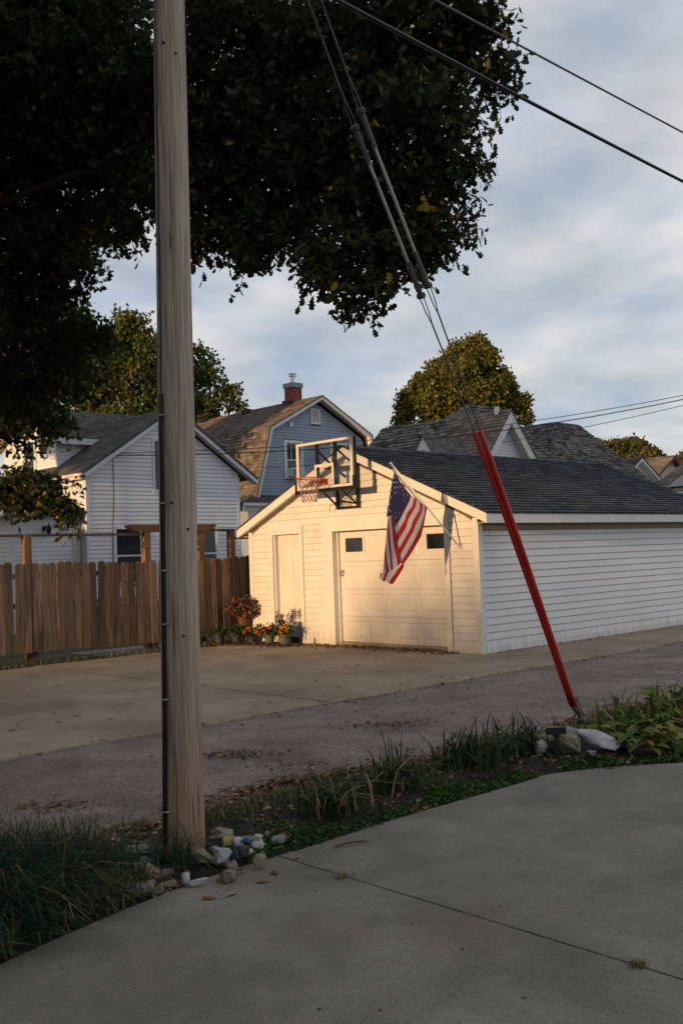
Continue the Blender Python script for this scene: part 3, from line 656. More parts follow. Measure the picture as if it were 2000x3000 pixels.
t = MB(); t.tube([(-.02, 4.02, .0), (-.02, 4.02, .10), (-.01, 4.03, .13)], .012, 6); t.build('pipe_stub', M['tan_board'], G)

# ------------------------------------------------------------------ basketball hoop (x = -distance from wall)
H = thing('basketball_hoop', 'wall mounted basketball hoop with clear backboard, orange rim and black bracket on the garage gable', 'basketball hoop', gp(0, 2.99, 2.5), None, ANG); OFF[H] = Vector((0, 2.99, 2.5))
BX = -.55
t = MB()
for a, b, c, d in ((2.25, 3.74, 3.70, 3.745), (2.25, 3.74, 2.885, 2.93), (2.25, 2.31, 2.93, 3.70), (3.68, 3.74, 2.93, 3.70)): t.box(BX-.012, BX+.02, a, b, c, d)
t.build('backboard_frame', M['board_line'], H)
t = MB(); t.box(BX-.002, BX+.004, 2.31, 3.68, 2.93, 3.70)
gm = bpy.data.materials.new('clear_glass'); gm.use_nodes = True; tt = gm.node_tree; b = tt.nodes['Principled BSDF']
trn = N(tt, 'ShaderNodeBsdfTransparent'); trn.inputs[0].default_value = (.93, .94, .95, 1); gl = N(tt, 'ShaderNodeBsdfGlossy', Roughness=.03); msx = N(tt, 'ShaderNodeMixShader', Fac=.045)
tt.links.new(trn.outputs[0], msx.inputs[1]); tt.links.new(gl.outputs[0], msx.inputs[2]); tt.links.new(msx.outputs[0], tt.nodes['Material Output'].inputs[0])
t.build('backboard_glass', gm, H)
t = MB()
for a, b, c, d in ((2.745, 3.25, 3.275, 3.325), (2.745, 2.795, 2.945, 3.275), (3.20, 3.25, 2.945, 3.275)): t.box(BX-.008, BX-.003, a, b, c, d)
t.build('target_square', M['board_line'], H)
t = MB(); t.box(BX-.03, BX+.035, 2.235, 3.785, 2.815, 2.884); t.box(BX-.03, BX+.035, 2.205, 2.249, 2.815, 3.06); t.box(BX-.03, BX+.035, 3.741, 3.785, 2.815, 3.06)
t.build('edge_pad', M['black_rubber'], H)
t = MB(); t.box(BX+.021, BX+.055, 2.215, 2.25, 3.06, 3.745); t.box(BX+.021, BX+.045, 2.25, 3.74, 3.72, 3.735); t.build('back_frame', M['black_metal'], H)
for yc in (2.745, 3.225):
    t = MB(); t.box(BX+.022, BX+.065, yc-.03, yc+.03, 2.885, 3.715); t.build('upright', M['black_metal'], H)
for yc in (2.675, 3.215):
    t = MB(); t.box(-.075, -.02, yc-.022, yc+.022, 2.52, 3.32)
    t.build('wall_rail', M['black_metal'], H)
    up_y = 2.745 if yc < 3 else 3.225
    t = MB(); t.bar((BX+.07, up_y, 3.58), (-.075, yc, 3.27), .03, .03); t.build('upper_arm', M['black_metal'], H)
    t = MB(); t.bar((BX+.07, up_y, 2.90), (-.075, yc, 2.60), .03, .03); t.build('lower_arm', M['black_metal'], H)
for zz in (2.525, 3.27): t = MB(); t.box(-.072, -.03, 2.7, 3.19, zz, zz+.035); t.build('cross_rail', M['black_metal'], H)
t = MB(); t.bar((-.05, 2.7, 2.60), (-.05, 3.19, 2.68), .025, .03); t.build('cross_rail', M['black_metal'], H)
t = MB(); t.bar((-.09, 2.68, 2.90), (-.09, 3.2, 2.65), .028, .012); t.build('cross_brace', M['black_metal'], H)
t = MB(); t.bar((-.105, 2.68, 2.63), (-.105, 3.1, 2.90), .028, .012); t.build('cross_brace', M['black_metal'], H)
t = MB(); t.box(-.36, -.30, 2.93, 2.99, 2.95, 3.25); t.bar((-.33, 2.74, 3.26), (-.33, 3.23, 3.26), .03, .03); t.bar((-.33, 2.96, 3.25), (-.06, 2.96, 3.1), .04); t.build('height_strut', M['black_metal'], H)
t = MB(); t.tube([(-.10, 3.2, 2.60), (-.12, 3.34, 2.61), (-.12, 3.345, 2.60), (-.12, 3.345, 2.46)], .006, 6); t.build('crank_rod', M['black_metal'], H)
rc = Vector((-.93, 2.99, 3.05))
t = MB(); RP = [rc+Vector((math.cos(a)*.228, math.sin(a)*.228, 0)) for a in np.linspace(0, 2*math.pi, 33)]; t.tube(RP, .011, 8, cap=False)
t.build('rim', M['rim_red'], H, smooth=True)
t = MB(); t.box(BX-.16, BX-.012, 2.91, 3.07, 3.0, 3.045); t.box(BX-.02, BX-.012, 2.9, 3.08, 2.94, 3.05); t.bar((BX-.012, 2.91, 2.95), (BX-.16, 2.91, 3.03), .015); t.bar((BX-.012, 3.07, 2.95), (BX-.16, 3.07, 3.03), .015); t.build('rim_bracket', M['rim_red'], H)
t = MB(); nn = 12; lv = [(0, .215), (.09, .19), (.18, .165), (.27, .15), (.36, .14), (.42, .125)]
for i in range(nn):
    for sgn in (1, -1):
        P = []
        for k, (dz, r) in enumerate(lv):
            a = 2*math.pi*(i+sgn*0.5*k)/nn; P.append(rc+Vector((math.cos(a)*r, math.sin(a)*r, -dz-.01*(k == 0))))
        t.tube(P, .0052, 5, cap=False)
t.build('net', M['net'], H)

# ------------------------------------------------------------------ flag on its pole
FU = .385
FL_ = thing('flag', 'american flag hanging from a white angled pole on the garage front', 'flag', gp(0, FU, 1.715), None, ANG); OFF[FL_] = Vector((0, FU, 1.715))
FLAG = {'K': {7: [(0.985, 2.578),(1.008, 2.488),(1.045, 2.417),(1.144, 2.215),(1.24, 2.079)], 8: [(0.937, 2.546),(0.962, 2.416),(1.045, 2.297),(1.074, 2.19),(1.213, 1.965)], 9: [(0.889, 2.514),(0.905, 2.404),(1.019, 2.201),(1.047, 2.082),(1.185, 1.845)], 10: [(0.839, 2.473),(0.838, 2.343),(0.948, 2.176),(0.97, 2.08),(1.159, 1.737)], 11: [(0.783, 2.437),(0.794, 2.307),(0.889, 2.127),(0.937, 1.995),(1.132, 1.64)], 12: [(0.734, 2.409),(0.735, 2.27),(0.802, 2.077),(0.903, 1.886),(1.112, 1.532)], 13: [(0.69, 2.384),(0.72, 2.173),(0.772, 1.932),(0.921, 1.706),(1.099, 1.459)]}, 'canton': [(1.323, 2.951),(1.155, 2.763),(0.985, 2.578),(1.008, 2.488),(1.045, 2.417),(1.144, 2.215),(1.24, 2.079),(1.271, 2.269),(1.346, 2.262),(1.422, 2.244),(1.391, 2.466),(1.37, 2.691)], 'cs': [[(1.271, 2.269),(1.24, 2.079),(1.19, 1.845),(1.139, 1.641),(1.119, 1.532),(1.171, 1.462)], [(1.346, 2.262),(1.308, 2.08),(1.268, 1.847),(1.215, 1.643),(1.191, 1.535),(1.176, 1.463)], [(1.417, 2.247),(1.376, 2.081),(1.329, 1.849),(1.293, 1.645),(1.274, 1.537),(1.255, 1.425)], [(1.429, 2.218),(1.424, 2.082),(1.387, 1.85),(1.339, 1.647),(1.319, 1.539),(1.302, 1.407)], [(1.439, 2.112),(1.447, 2.018),(1.445, 1.852),(1.411, 1.649),(1.379, 1.517),(1.338, 1.391)], [(1.457, 1.899),(1.463, 1.805),(1.468, 1.698),(1.451, 1.591),(1.439, 1.496),(1.409, 1.376)], [(1.457, 1.899),(1.468, 1.758),(1.474, 1.639),(1.48, 1.533),(1.482, 1.45),(1.483, 1.367)]], 'hem': [('r', [(1.482, 1.45),(1.483, 1.367),(1.471, 1.349),(1.496, 1.278),(1.505, 1.297)]),('w', [(1.409, 1.376),(1.483, 1.367),(1.47, 1.331),(1.491, 1.282),(1.446, 1.264)]),('r', [(1.338, 1.391),(1.409, 1.376),(1.446, 1.264),(1.448, 1.244),(1.411, 1.239),(1.389, 1.256)]),('w', [(1.171, 1.462),(1.278, 1.412),(1.338, 1.391),(1.389, 1.256),(1.342, 1.216)]),('r', [(1.112, 1.532),(1.099, 1.459),(1.151, 1.365),(1.265, 1.193),(1.307, 1.199),(1.342, 1.216),(1.171, 1.462)])], 'stars': [(1.315, 2.863),(1.307, 2.784),(1.252, 2.789),(1.298, 2.705),(1.238, 2.711),(1.18, 2.722),(1.364, 2.658),(1.286, 2.626),(1.226, 2.634),(1.165, 2.646),(1.115, 2.663),(1.371, 2.552),(1.273, 2.547),(1.21, 2.553),(1.151, 2.57),(1.095, 2.584),(1.045, 2.6),(1.263, 2.471),(1.2, 2.477),(1.142, 2.491),(1.085, 2.507),(1.37, 2.446),(1.245, 2.391),(1.182, 2.4),(1.117, 2.412),(1.232, 2.313),(1.171, 2.319),(1.357, 2.338),(1.402, 2.377),(1.218, 2.237),(1.245, 2.147)]}
def fp(p, dy=0.0): return (-p[0], .363+.138*p[0]+.12*(1.715+.94*p[0]-p[1]) + 0.022*math.sin(9.0*p[0]+1.5*p[1]) + dy, p[1])
mb = MB()
mb.add([fp(p) for p in FLAG['canton']], [tuple(range(len(FLAG['canton'])))], 2)
for k in range(7, 13):
    a, b = FLAG['K'][k], FLAG['K'][k+1]
    for i in range(4): mb.add([fp(a[i]), fp(b[i]), fp(b[i+1]), fp(a[i+1])], [(0, 1, 2, 3)], 1 if k % 2 else 0)
cs = FLAG['cs']
for k in range(6):
    for i in range(5):
        mb.add([fp(cs[k][i], -.012-.010*k), fp(cs[k+1][i], -.012-.010*(k+1)), fp(cs[k+1][i+1], -.012-.010*(k+1)), fp(cs[k][i+1], -.012-.010*k)], [(0, 1, 2, 3)], k % 2)
for i, (c, P) in enumerate(FLAG['hem']): mb.add([fp(p, -.03-.004*i) for p in P], [tuple(range(len(P)))], 0 if c == 'r' else 1)
mb.build('cloth', [M['flag_red'], M['flag_white'], M['flag_blue']], FL_)
sm = bpy.data.meshes.new('star'); SV = []
for dy in (-.004, .004):
    SV += [(math.sin(i*math.pi/5)*(.036 if i % 2 == 0 else .0150), dy, math.cos(i*math.pi/5)*(.036 if i % 2 == 0 else .0150)) for i in range(10)]
sm.from_pydata(SV, [], [tuple(range(10)), tuple(range(19, 9, -1))]); sm.materials.append(M['flag_white'])
for p in FLAG['stars']: link('star', sm, FL_, loc=Vector(fp(p))-OFF[FL_])
t = MB()   # frayed threads
for i in range(14):
    a = Vector(fp(FLAG['hem'][4][1][3]))+Vector((-random.uniform(-.02, .26), random.uniform(-.04, -.01), .04))
    t.tube([a, a+Vector((random.uniform(-.01, .01), 0, -.03)), a+Vector((random.uniform(-.02, .02), 0, -random.uniform(.04, .09)))], .0018, 4)
t.build('frayed_threads', M['flag_white'], FL_)
pd = Vector((-1.36, .18, 1.342)).normalized(); pb = Vector((0, .363, 1.715)); PLEN = 1.90
t = MB(); t.tube([pb+pd*.03, pb+pd*PLEN], [.0145, .0125], 10); t.build('flag_pole', M['trim_white'], FL_, smooth=True)
t = MB(); t.tube([pb+pd*.80, pb+pd*.86], .02, 8); t.build('collar', M['trim_white'], FL_)
t = MB(); e = pb+pd*PLEN; t.tube([e-pd*.005, e+pd*.02], .02, 10); t.tube([e+pd*(.02+.048*q) for q in (0, .1, .3, .5, .7, .9, 1)], [.008, .016, .024, .027, .024, .016, .003], 12); t.build('finial', M['steel'], FL_, smooth=True)
t = MB(); t.box(-.006, .012, .335, .395, 1.66, 1.775); t.tube([pb+pd*-.005, pb+pd*.13], .022, 8); t.tube([pb+pd*.12+Vector((0, -.02, 0)), pb+pd*.12+Vector((0, -.045, 0))], .006, 6); t.build('bracket', M['trim_white'], FL_)
t = MB(); h0 = pb+pd*.975; h1 = pb+pd*1.865
for q in (0, 1): c = lerp(h0, h1, q); t.tube([c-pd*.012, c+pd*.012], .019, 8)
t.add([tuple(h0+Vector((-.0, .02, -.012))), tuple(h1+Vector((0, .02, -.012))), tuple(h1+Vector((-.01, .025, -.06))), tuple(h0+Vector((-.01, .025, -.05)))], [(0, 1, 2, 3)])
t.build('header_band', M['flag_white'], FL_)

# ================================================================== UTILITY POLE
PX, PY = -.96, 5.71
P_ = thing('utility_pole', 'weathered wooden utility pole with black conduit rising from a heap of stones', 'utility pole', (PX, PY, 0))
t = MB(); n = 48; zs = [-.1, 0, .5, 1, 1.5, 2.2, 3, 4, 5, 6, 7, 8.2]
for z in zs:
    r = .1165 - .0052*max(0, z) + (.012*max(0, .5-z)); lean = .020*z
    for j in range(n):
        a = 2*math.pi*j/n; rr = r*(1+.012*math.sin(5*a+z*.2)+.010*math.sin(11*a+z*.5)-.02*(math.sin(17*a+.3*z) > .93))
        t.V.append((PX+lean*.55+rr*math.cos(a), PY+rr*math.sin(a), z))
for i in range(len(zs)-1):
    for j in range(n): j2 = (j+1) % n; t.F.append((i*n+j, i*n+j2, (i+1)*n+j2, (i+1)*n+j)); t.M.append(0)
t.F.append(tuple((len(zs)-1)*n+j for j in range(n))); t.M.append(0)
t.build('post', M['pole_wood'], P_, smooth=True)
def on_pole(z, ang, out=0.0):
    r = .1165-.0052*max(0, z)+(.012*max(0, .5-z))+out
    return Vector((PX+.011*z+r*math.cos(ang), PY+r*math.sin(ang), z))
CA = R(233)
t = MB(); t.tube([on_pole(z, CA-.10*(max(0, .8-z)), .010) for z in (-.05, .3, .8, 1.3, 1.8, 2.2, 2.62)], .0135, 10); t.build('conduit', M['black_rubber'], P_, smooth=True)
t = MB(); t.tube([on_pole(z, CA+.02-.05*math.sin(z*1.5)-.03*z, .006) for z in (2.6, 3.1, 3.6, 4.2, 5, 6, 7, 8)], .0045, 6); t.build('ground_wire', M['cable_black'], P_)
for z in (.28, .9, 1.32, 1.62, 2.0, 2.5):
    t = MB(); t.tube([on_pole(z, CA+d, .026 if abs(d) < .12 else .004) for d in (-.28, -.15, -.08, 0, .08, .15, .28)], .004, 5); t.build('conduit_clip', M['galv'], P_)
for z in (2.9, 3.35, 3.9, 4.3, 4.75, 5.1):
    t = MB(); c = on_pole(z, CA-.03*z, .008); t.bar(c-Vector((.012, 0, 0)), c+Vector((.012, -.004, 0)), .006); t.build('staple', M['galv_dull'], P_)
for z, a in ((4.66, 258), (4.60, 300), (2.0, 262), (1.85, 310), (1.25, 290)):
    c = on_pole(z, R(a), -.004); d = Vector((math.cos(R(a)), math.sin(R(a)), 0)); t = MB(); t.tube([c, c+d*.012], [.009, .007], 7); t.build('nail_head', M['black_metal'], P_)

# ------------------------------------------------------------------ guy wires
ANC = Vector((2.05, 8.9, 0.05)); 
def guy(label, attach, side, t_ins0, t_ins1, gtop):
    d = (attach-ANC); L = d.length; dn = d.normalized(); lat = Vector((.75, -.66, 0)).normalized()
    g = thing('guy_wire', label, 'guy wire', ANC, 'guy wires of the utility pole')
    def q(t, s=0.0): return ANC+d*t+lat*(side*(.011+.008*min(1, t/.33)+.014*max(0, min(1, (t-.33)/.12)))+s) + Vector((0, 0, -.30*4*t*(1-t)*.12)) + lat*(.055*math.sin(math.pi*min(1, t/.62)))
    t = MB(); t.tube([q(x) for x in np.linspace(.025, t_ins0-.022, 10)], .0062, 7); 
    for s in (-.018, .018): t.tube([q(t_ins0-.023), q(t_ins0-.012, s*.8), q(t_ins0+.003, s)], .0045, 6)
    t.build('lower_cable', M['cable_grey'], g)
    t = MB(); t.tube([q(x) for x in np.linspace(t_ins0+.018, t_ins1-.018, 6)], .0118, 10); t.build('insulator_rod', M['frp'], g, smooth=True)
    for a, sg in ((t_ins0, 1), (t_ins1, -1)):
        t = MB(); t.tube([q(a+sg*x) for x in (.004, .008, .018, .03)], [.012, .024, .020, .0165], 10)
        c = q(a+sg*.003); t.tube([c-lat*.026, c+lat*.026], .024, 10); t.tube([c-lat*.036, c+lat*.036], .009, 8); t.tube([q(a+sg*.030), q(a+sg*.033)], .02, 10); t.build('clevis', M['galv_dull'], g)
    t = MB(); t.tube([q(x) for x in np.linspace(t_ins1+.023, 1.0, 8)], .0075, 7)
    for s in (-.018, .018): t.tube([q(t_ins1+.024), q(t_ins1+.012, s*.8), q(t_ins1-.003, s)], .0055, 6)
    t.build('upper_cable', M['galv_dull'], g)
    t = MB(); t.tube([q(x) for x in np.linspace(.031, gtop, 12)], [.0215]*12, 10); t.build('guard', M['guard_red'], g, smooth=True)
    return g
guy('guy wire with the red guard nearer the utility pole, long pale insulator rod above', Vector((PX-.0, PY+.0, 7.76)), -1, .462, .612, .335)
guy('guy wire with the red guard nearer the garage side, long pale insulator rod above', Vector((PX+.04, PY+.04, 7.80)), 1, .468, .622, .334)
t = MB(); t.tube([ANC+Vector((.03, .03, -.2)), ANC+Vector((-.01, -.01, .10))], .016, 8)
for k in range(4):
    o = Vector((.02*math.cos(k*1.57), .02*math.sin(k*1.57), 0)); t.tube([ANC+Vector((-.01, -.01, .12))+o*2.0, ANC+Vector((-.06, -.06, .30))+o], .006, 6)
t.tube([ANC+Vector((-.03, -.01, .10)), ANC+Vector((.02, -.02, .10))], .03, 10); t.tube([ANC+Vector((-.01, -.01, .14)), ANC+Vector((-.035, -.03, .19))], .026, 10)
ga = t.build('guy_anchor', M['galv_dull']); tag(ga, 'rusty steel anchor eye holding the guy wires among pale rocks', 'anchor')

# ------------------------------------------------------------------ overhead cables
def cable(name, label, pts, r, material, group, sag=0.0, n=24, cat='cable', twist=0.0):
    P = []
    a, b = Vector(pts[0]), Vector(pts[1])
    for i in range(n+1):
        q = i/n; P.append(lerp(a, b, q)+Vector((0, 0, -sag*4*q*(1-q)+twist*math.sin(q*90))))
    t = MB(); t.tube(P, r, 7); o = t.build(name, material, smooth=True); return tag(o, label, cat, group)
vp_ = lambda v, du, z: Vector((PX, PY, 0)) + D2*v + D1*du + Vector((0, 0, z))
cable('overhead_cable', 'thick black cable slanting down across the oak from the pole top', [vp_(0, -.05, 5.51), vp_(34, -.05, 5.91)], .0155, M['cable_black'], 'cables along the alley', .45)
cable('overhead_cable', 'thin grey cable highest up across the sky, above the thick black one', [vp_(0, .05, 5.92), vp_(34, .05, 6.32)], .0095, M['cable_grey'], 'cables along the alley', .12)

# ================================================================== FENCE AND ARBOR (behind the apron)
F_ = building('picket_fence', 'brown stained wooden picket fence with rounded tops along the apron', 'fence', -2.0, 6.45)
fv0, fv1 = -9.6, .74
pm_cache = []
for kind in range(4):
    w = (.148, .152, .144, .15)[kind]/2; top = (1.57, 1.585, 1.56, 1.575)[kind]
    pts = [(-w, 0, 0), (w, 0, 0), (w, 0, top-.05), (w*.75, 0, top-.018), (w*.35, 0, top-.003), (-w*.35, 0, top), (-w*.75, 0, top-.016), (-w, 0, top-.05)]
    mb = MB(); mb.prism(pts, (0, .018, 0)); me = bpy.data.meshes.new('picket'); me.from_pydata(mb.V, [], mb.F); me.materials.append(M['fence_wood'])
    bm = bmesh.new(); bm.from_mesh(me); bmesh.ops.recalc_face_normals(bm, faces=bm.faces); bm.to_mesh(me); bm.free(); pm_cache.append(me)
v = fv0; i = 0
while v < fv1:
    if not (-1.46 < v < -1.22):
        o = link('picket', pm_cache[random.randrange(4)], F_, loc=Vector((v, 6.40+random.uniform(-.006, .006), .145+.02*math.sin(v*.9)+random.uniform(-.012, .012)))-OFF[F_])
        o.rotation_euler = (random.uniform(-.01, .01), random.uniform(-.012, .012), random.uniform(-.05, .05))
    v += .161+random.uniform(-.007, .007)*1.0 - (.012 if v > -1.3 else 0)
for z in (.42, .98, 1.5):
    for a, b in ((fv0, -4.4), (-4.39, -1.92), (-1.2, fv1)):
        t = MB(); t.box(a, b, 6.425, 6.463, z-.045, z+.045); t.build('rail', M['fence_wood'], F_)
for v in (-9.4, -6.9, -4.42, -1.93, -1.34, .15):
    t = MB(); t.box(v-.045, v+.045, 6.466, 6.556, -.05, 1.5); t.build('post', M['fence_wood'], F_)
A_ = building('wooden_arbor', 'rustic wooden arbor with a thick shaped beam rising behind the picket fence', 'arbor', -1.3, 6.75)
for v in (-4.42, -1.93, -.65, .145):
    t = MB(); t.box(v-.065, v+.065, 6.69, 6.82, 0, 2.24 if v < -3 else 2.27); t.build('post', M['arbor_wood'], A_)
t = MB(); t.prism([(-2.33, 6.66, 2.41), (-2.34, 6.66, 2.37), (-2.18, 6.66, 2.275), (-.47, 6.66, 2.272), (-.30, 6.66, 2.36), (-.29, 6.66, 2.41)], (0, .04, 0)); t.build('beam', M['arbor_wood'], A_)
t = MB(); t.prism([(-2.33, 6.83, 2.41), (-2.34, 6.83, 2.37), (-2.18, 6.83, 2.275), (-.47, 6.83, 2.272), (-.30, 6.83, 2.36), (-.29, 6.83, 2.41)], (0, .04, 0)); t.build('beam', M['arbor_wood'], A_)
t = MB(); t.box(-9.5, -2.0, 6.72, 6.80, 2.205, 2.25); t.build('rail', M['rail_wood'], A_)
t = MB(); t.box(-.6, .24, 6.72, 6.80, 2.272, 2.315); t.build('rail', M['rail_wood'], A_)
t = MB(); t.bar((.2, 6.75, 2.12), (.9, 6.75, 2.12), .05, .05); t.build('rail', M['rail_wood'], A_)

# ================================================================== WHITE HOUSE
W_ = building('white_house', 'white vinyl sided house with grey gables and a low side porch behind the fence', 'house', 2.9, 15)
HW, HT = M['house_white'], M['house_trim']
def wbox(name, b, m, parent, **k): t = MB(); t.box(*b); return t.build(name, m, parent, **k)
def wclip(z):
    if z < 4.12: return (.50, 5.36)
    h = (z-4.05)/.667; return (.33+h, 5.62-h)
t = MB(); t.box(.43, 5.41, 13.322, 13.45, 0, 4.1); t.prism([(.43, 13.322, 4.1), (5.41, 13.322, 4.1), (3.0, 13.322, 5.75)], (0, .12, 0)); t.build('gable_wall', M['lap_shade_backing'], W_)
wbox('side_wall', (.43, .55, 13.45, 17, 0, 4.05), HW, W_); wbox('side_wall', (5.29, 5.41, 13.45, 17, 0, 4.05), HW, W_)
wo = [(1.18, 2.12, 1.1, 2.66), (3.72, 4.62, 1.1, 2.66), (2.46, 3.56, 3.58, 5.1)]
siding(W_, 'y', 13.322, .6, 5.85, .112, wclip, wo, HW)
siding(W_, 'x', .43, 2.9, 4.05, .112, lambda z: (13.40, 17), [], HW)
wbox('corner_board', (.405, .50, 13.30, 13.32, 0, 4.1), HT, W_); wbox('corner_board', (.404, .43, 13.32, 13.40, 0, 4.05), HT, W_); wbox('corner_board', (5.36, 5.44, 13.30, 13.32, 0, 4.1), HT, W_)
window(W_, 'y', 13.32, 1.18, 2.12, 1.1, 2.66, HT, M['glass'], .075); window(W_, 'y', 13.32, 3.72, 4.62, 1.1, 2.66, HT, M['glass'], .075)
t = MB(); t.box(2.46, 3.56, 13.29, 13.318, 3.58, 5.1); uo = t.build('blind_window', HT, W_)
t = MB(); t.box(2.54, 3.48, 13.284, 13.2895, 3.68, 5.02); t.build('pane', M['glass'], uo)
WA = (3.08, 5.98)
for e, s in (((.22, 4.06), 1), ((5.95, 4.05), -1)):
    t = MB(); t.prism([(e[0], 13.06, e[1]-.17), (e[0], 13.06, e[1]-.01), (WA[0], 13.06, WA[1]-.01), (WA[0], 13.06, WA[1]-.17)], (0, .03, 0)); t.build('rake_board', HT, W_)
    t = MB(); t.prism([(e[0], 13.092, e[1]-.15), (e[0], 13.092, e[1]-.125), (WA[0], 13.092, WA[1]-.125), (WA[0], 13.092, WA[1]-.15)], (0, .228, 0)); t.build('soffit', HT, W_)
roof(W_, (.20, 13.04, 4.07), (.20, 17.2, 4.07), (WA[0], 13.04, WA[1]), (WA[0], 17.2, WA[1]), 24, .3, M['shingle_grey'])
roof(W_, (5.97, 17.2, 4.06), (5.97, 13.04, 4.06), (WA[0], 17.2, WA[1]), (WA[0], 13.04, WA[1]), 24, .3, M['shingle_grey'])
wbox('fascia', (.205, .225, 13.09, 15.3, 3.90, 4.055), M['sunlit_cream'], W_); wbox('soffit', (.226, .42, 13.33, 15.3, 3.91, 3.935), M['sunlit_cream'], W_)
# rear wing with the small sunlit gable end
t = MB(); t.prism([(.73, 15.45, 3.4), (.73, 18.8, 3.4), (.73, 18.8, 5.3), (.73, 17.1, 6.2), (.73, 15.45, 5.3)], (.12, 0, 0)); t.build('gable_wall', HW, W_)
wbox('wing_wall', (.85, 6.2, 15.452, 15.57, 3.4, 5.28), HW, W_); wbox('wing_wall', (.85, 6.2, 18.68, 18.8, 0, 5.28), HW, W_); wbox('wing_wall', (6.08, 6.2, 15.58, 18.68, 0, 5.28), HW, W_)
siding(W_, 'x', .73, 4.1, 6.2, .112, lambda z: (15.50, 18.75) if z < 5.3 else (15.45+(z-5.3)*1.87, 18.8-(z-5.3)*1.87), [(16.66, 17.58, 4.15, 5.42)], HW)
siding(W_, 'y', 15.452, 4.2, 5.2, .112, lambda z: (.78, 2.6), [], HW)
wbox('corner_board', (.705, .78, 15.43, 15.45, 4.1, 5.25), HT, W_); wbox('corner_board', (.704, .73, 15.45, 15.50, 4.1, 5.25), HT, W_)
window(W_, 'x', .728, 16.66, 17.58, 4.15, 5.42, HT, M['glass'], .14)
roof(W_, (.40, 15.2, 5.26), (6.45, 15.2, 5.26), (.40, 17.1, 6.32), (6.45, 17.1, 6.32), 16, .3, M['shingle_grey'])
roof(W_, (6.45, 19.0, 5.26), (.40, 19.0, 5.26), (6.45, 17.1, 6.32), (.40, 17.1, 6.32), 16, .3, M['shingle_grey'])
wbox('fascia', (.42, 2.6, 15.205, 15.225, 5.06, 5.24), HT, W_); wbox('soffit', (.42, 2.6, 15.226, 15.44, 5.10, 5.12), HT, W_)
for s in (0, 1):
    f = (lambda u: u) if not s else (lambda u: 34.2-u)
    t = MB(); t.prism([(.42, f(15.2), 5.10), (.42, f(15.2), 5.25), (.42, f(17.1), 6.31), (.42, f(17.1), 6.16)], (.03, 0, 0)); t.build('rake_board', M['sunlit_cream'], W_)
    t = MB(); t.prism([(.452, f(15.22), 5.12), (.452, f(15.22), 5.14), (.452, f(17.1), 6.20), (.452, f(17.1), 6.18)], (.27, 0, 0)); t.build('soffit', M['sunlit_cream'], W_)
# side porch, lower left
t = MB(); t.box(-1.49, .40, 13.66, 13.78, 0, 2.98); t.box(-1.49, -1.37, 13.78, 18, 0, 2.98); t.build('porch_wall', HW, W_)
siding(W_, 'y', 13.66, .6, 2.95, .112, lambda z: (-1.42, .40), [], HW); siding(W_, 'x', -1.49, .6, 2.95, .112, lambda z: (13.72, 18), [], M['sunlit_cream'])
wbox('corner_board', (-1.51, -1.42, 13.635, 13.658, 0, 2.95), HT, W_); wbox('corner_board', (-1.511, -1.49, 13.66, 13.72, 0, 2.95), HT, W_)
wbox('corner_board', (.18, .25, 13.625, 13.642, 0, 2.95), M['sunlit_cream'], W_)
roof(W_, (-1.78, 13.38, 3.09), (.42, 13.38, 3.09), (.1, 15.3, 3.80), (.42, 15.3, 3.80), 12, .3, M['shingle_grey'])
roof(W_, (-1.78, 18, 3.09), (-1.78, 13.38, 3.09), (.1, 18, 3.80), (.1, 15.3, 3.80), 12, .3, M['shingle_grey'])
t = MB(); t.box(-1.80, .44, 13.30, 13.37, 2.985, 3.075); t.box(-1.86, -1.79, 13.30, 18, 2.985, 3.075); t.build('gutter', M['house_trim'], W_)
wbox('soffit', (-1.78, .40, 13.372, 13.655, 2.955, 2.985), HT, W_)
t = MB(); t.tube([(-.62, 13.63, 2.62), (-.62, 13.50, 2.68), (-.60, 13.47, 2.66)], .012, 6); t.box(-.66, -.58, 13.625, 13.642, 2.56, 2.70)
t.lathe([(.02, 2.74), (.03, 2.70), (.085, 2.655), (.075, 2.64), (.05, 2.50), (.03, 2.48), (.012, 2.44)], 8, (-.58, 13.46, 0)); t.lathe([(.004, 2.79), (.014, 2.76), (.01, 2.74)], 8, (-.58, 13.46, 0)); t.build('wall_lantern', M['black_metal'], W_)
t = MB(); t.tube([(1.24, 13.29, 4.62), (1.22, 13.285, 4.2), (1.23, 13.285, 3.6), (1.20, 13.285, 3.0), (1.16, 13.285, 2.6), (1.15, 13.285, .8)], .009, 5); t.build('wall_cable', M['cable_black'], W_)
t = MB(); t.tube([(1.24, 13.29, 4.60), (1.3, 13.25, 4.55), (1.33, 13.2, 4.62)], .009, 5); t.box(1.20, 1.27, 13.27, 13.30, 4.6, 4.68); t.build('service_hook', M['cable_grey'], W_)

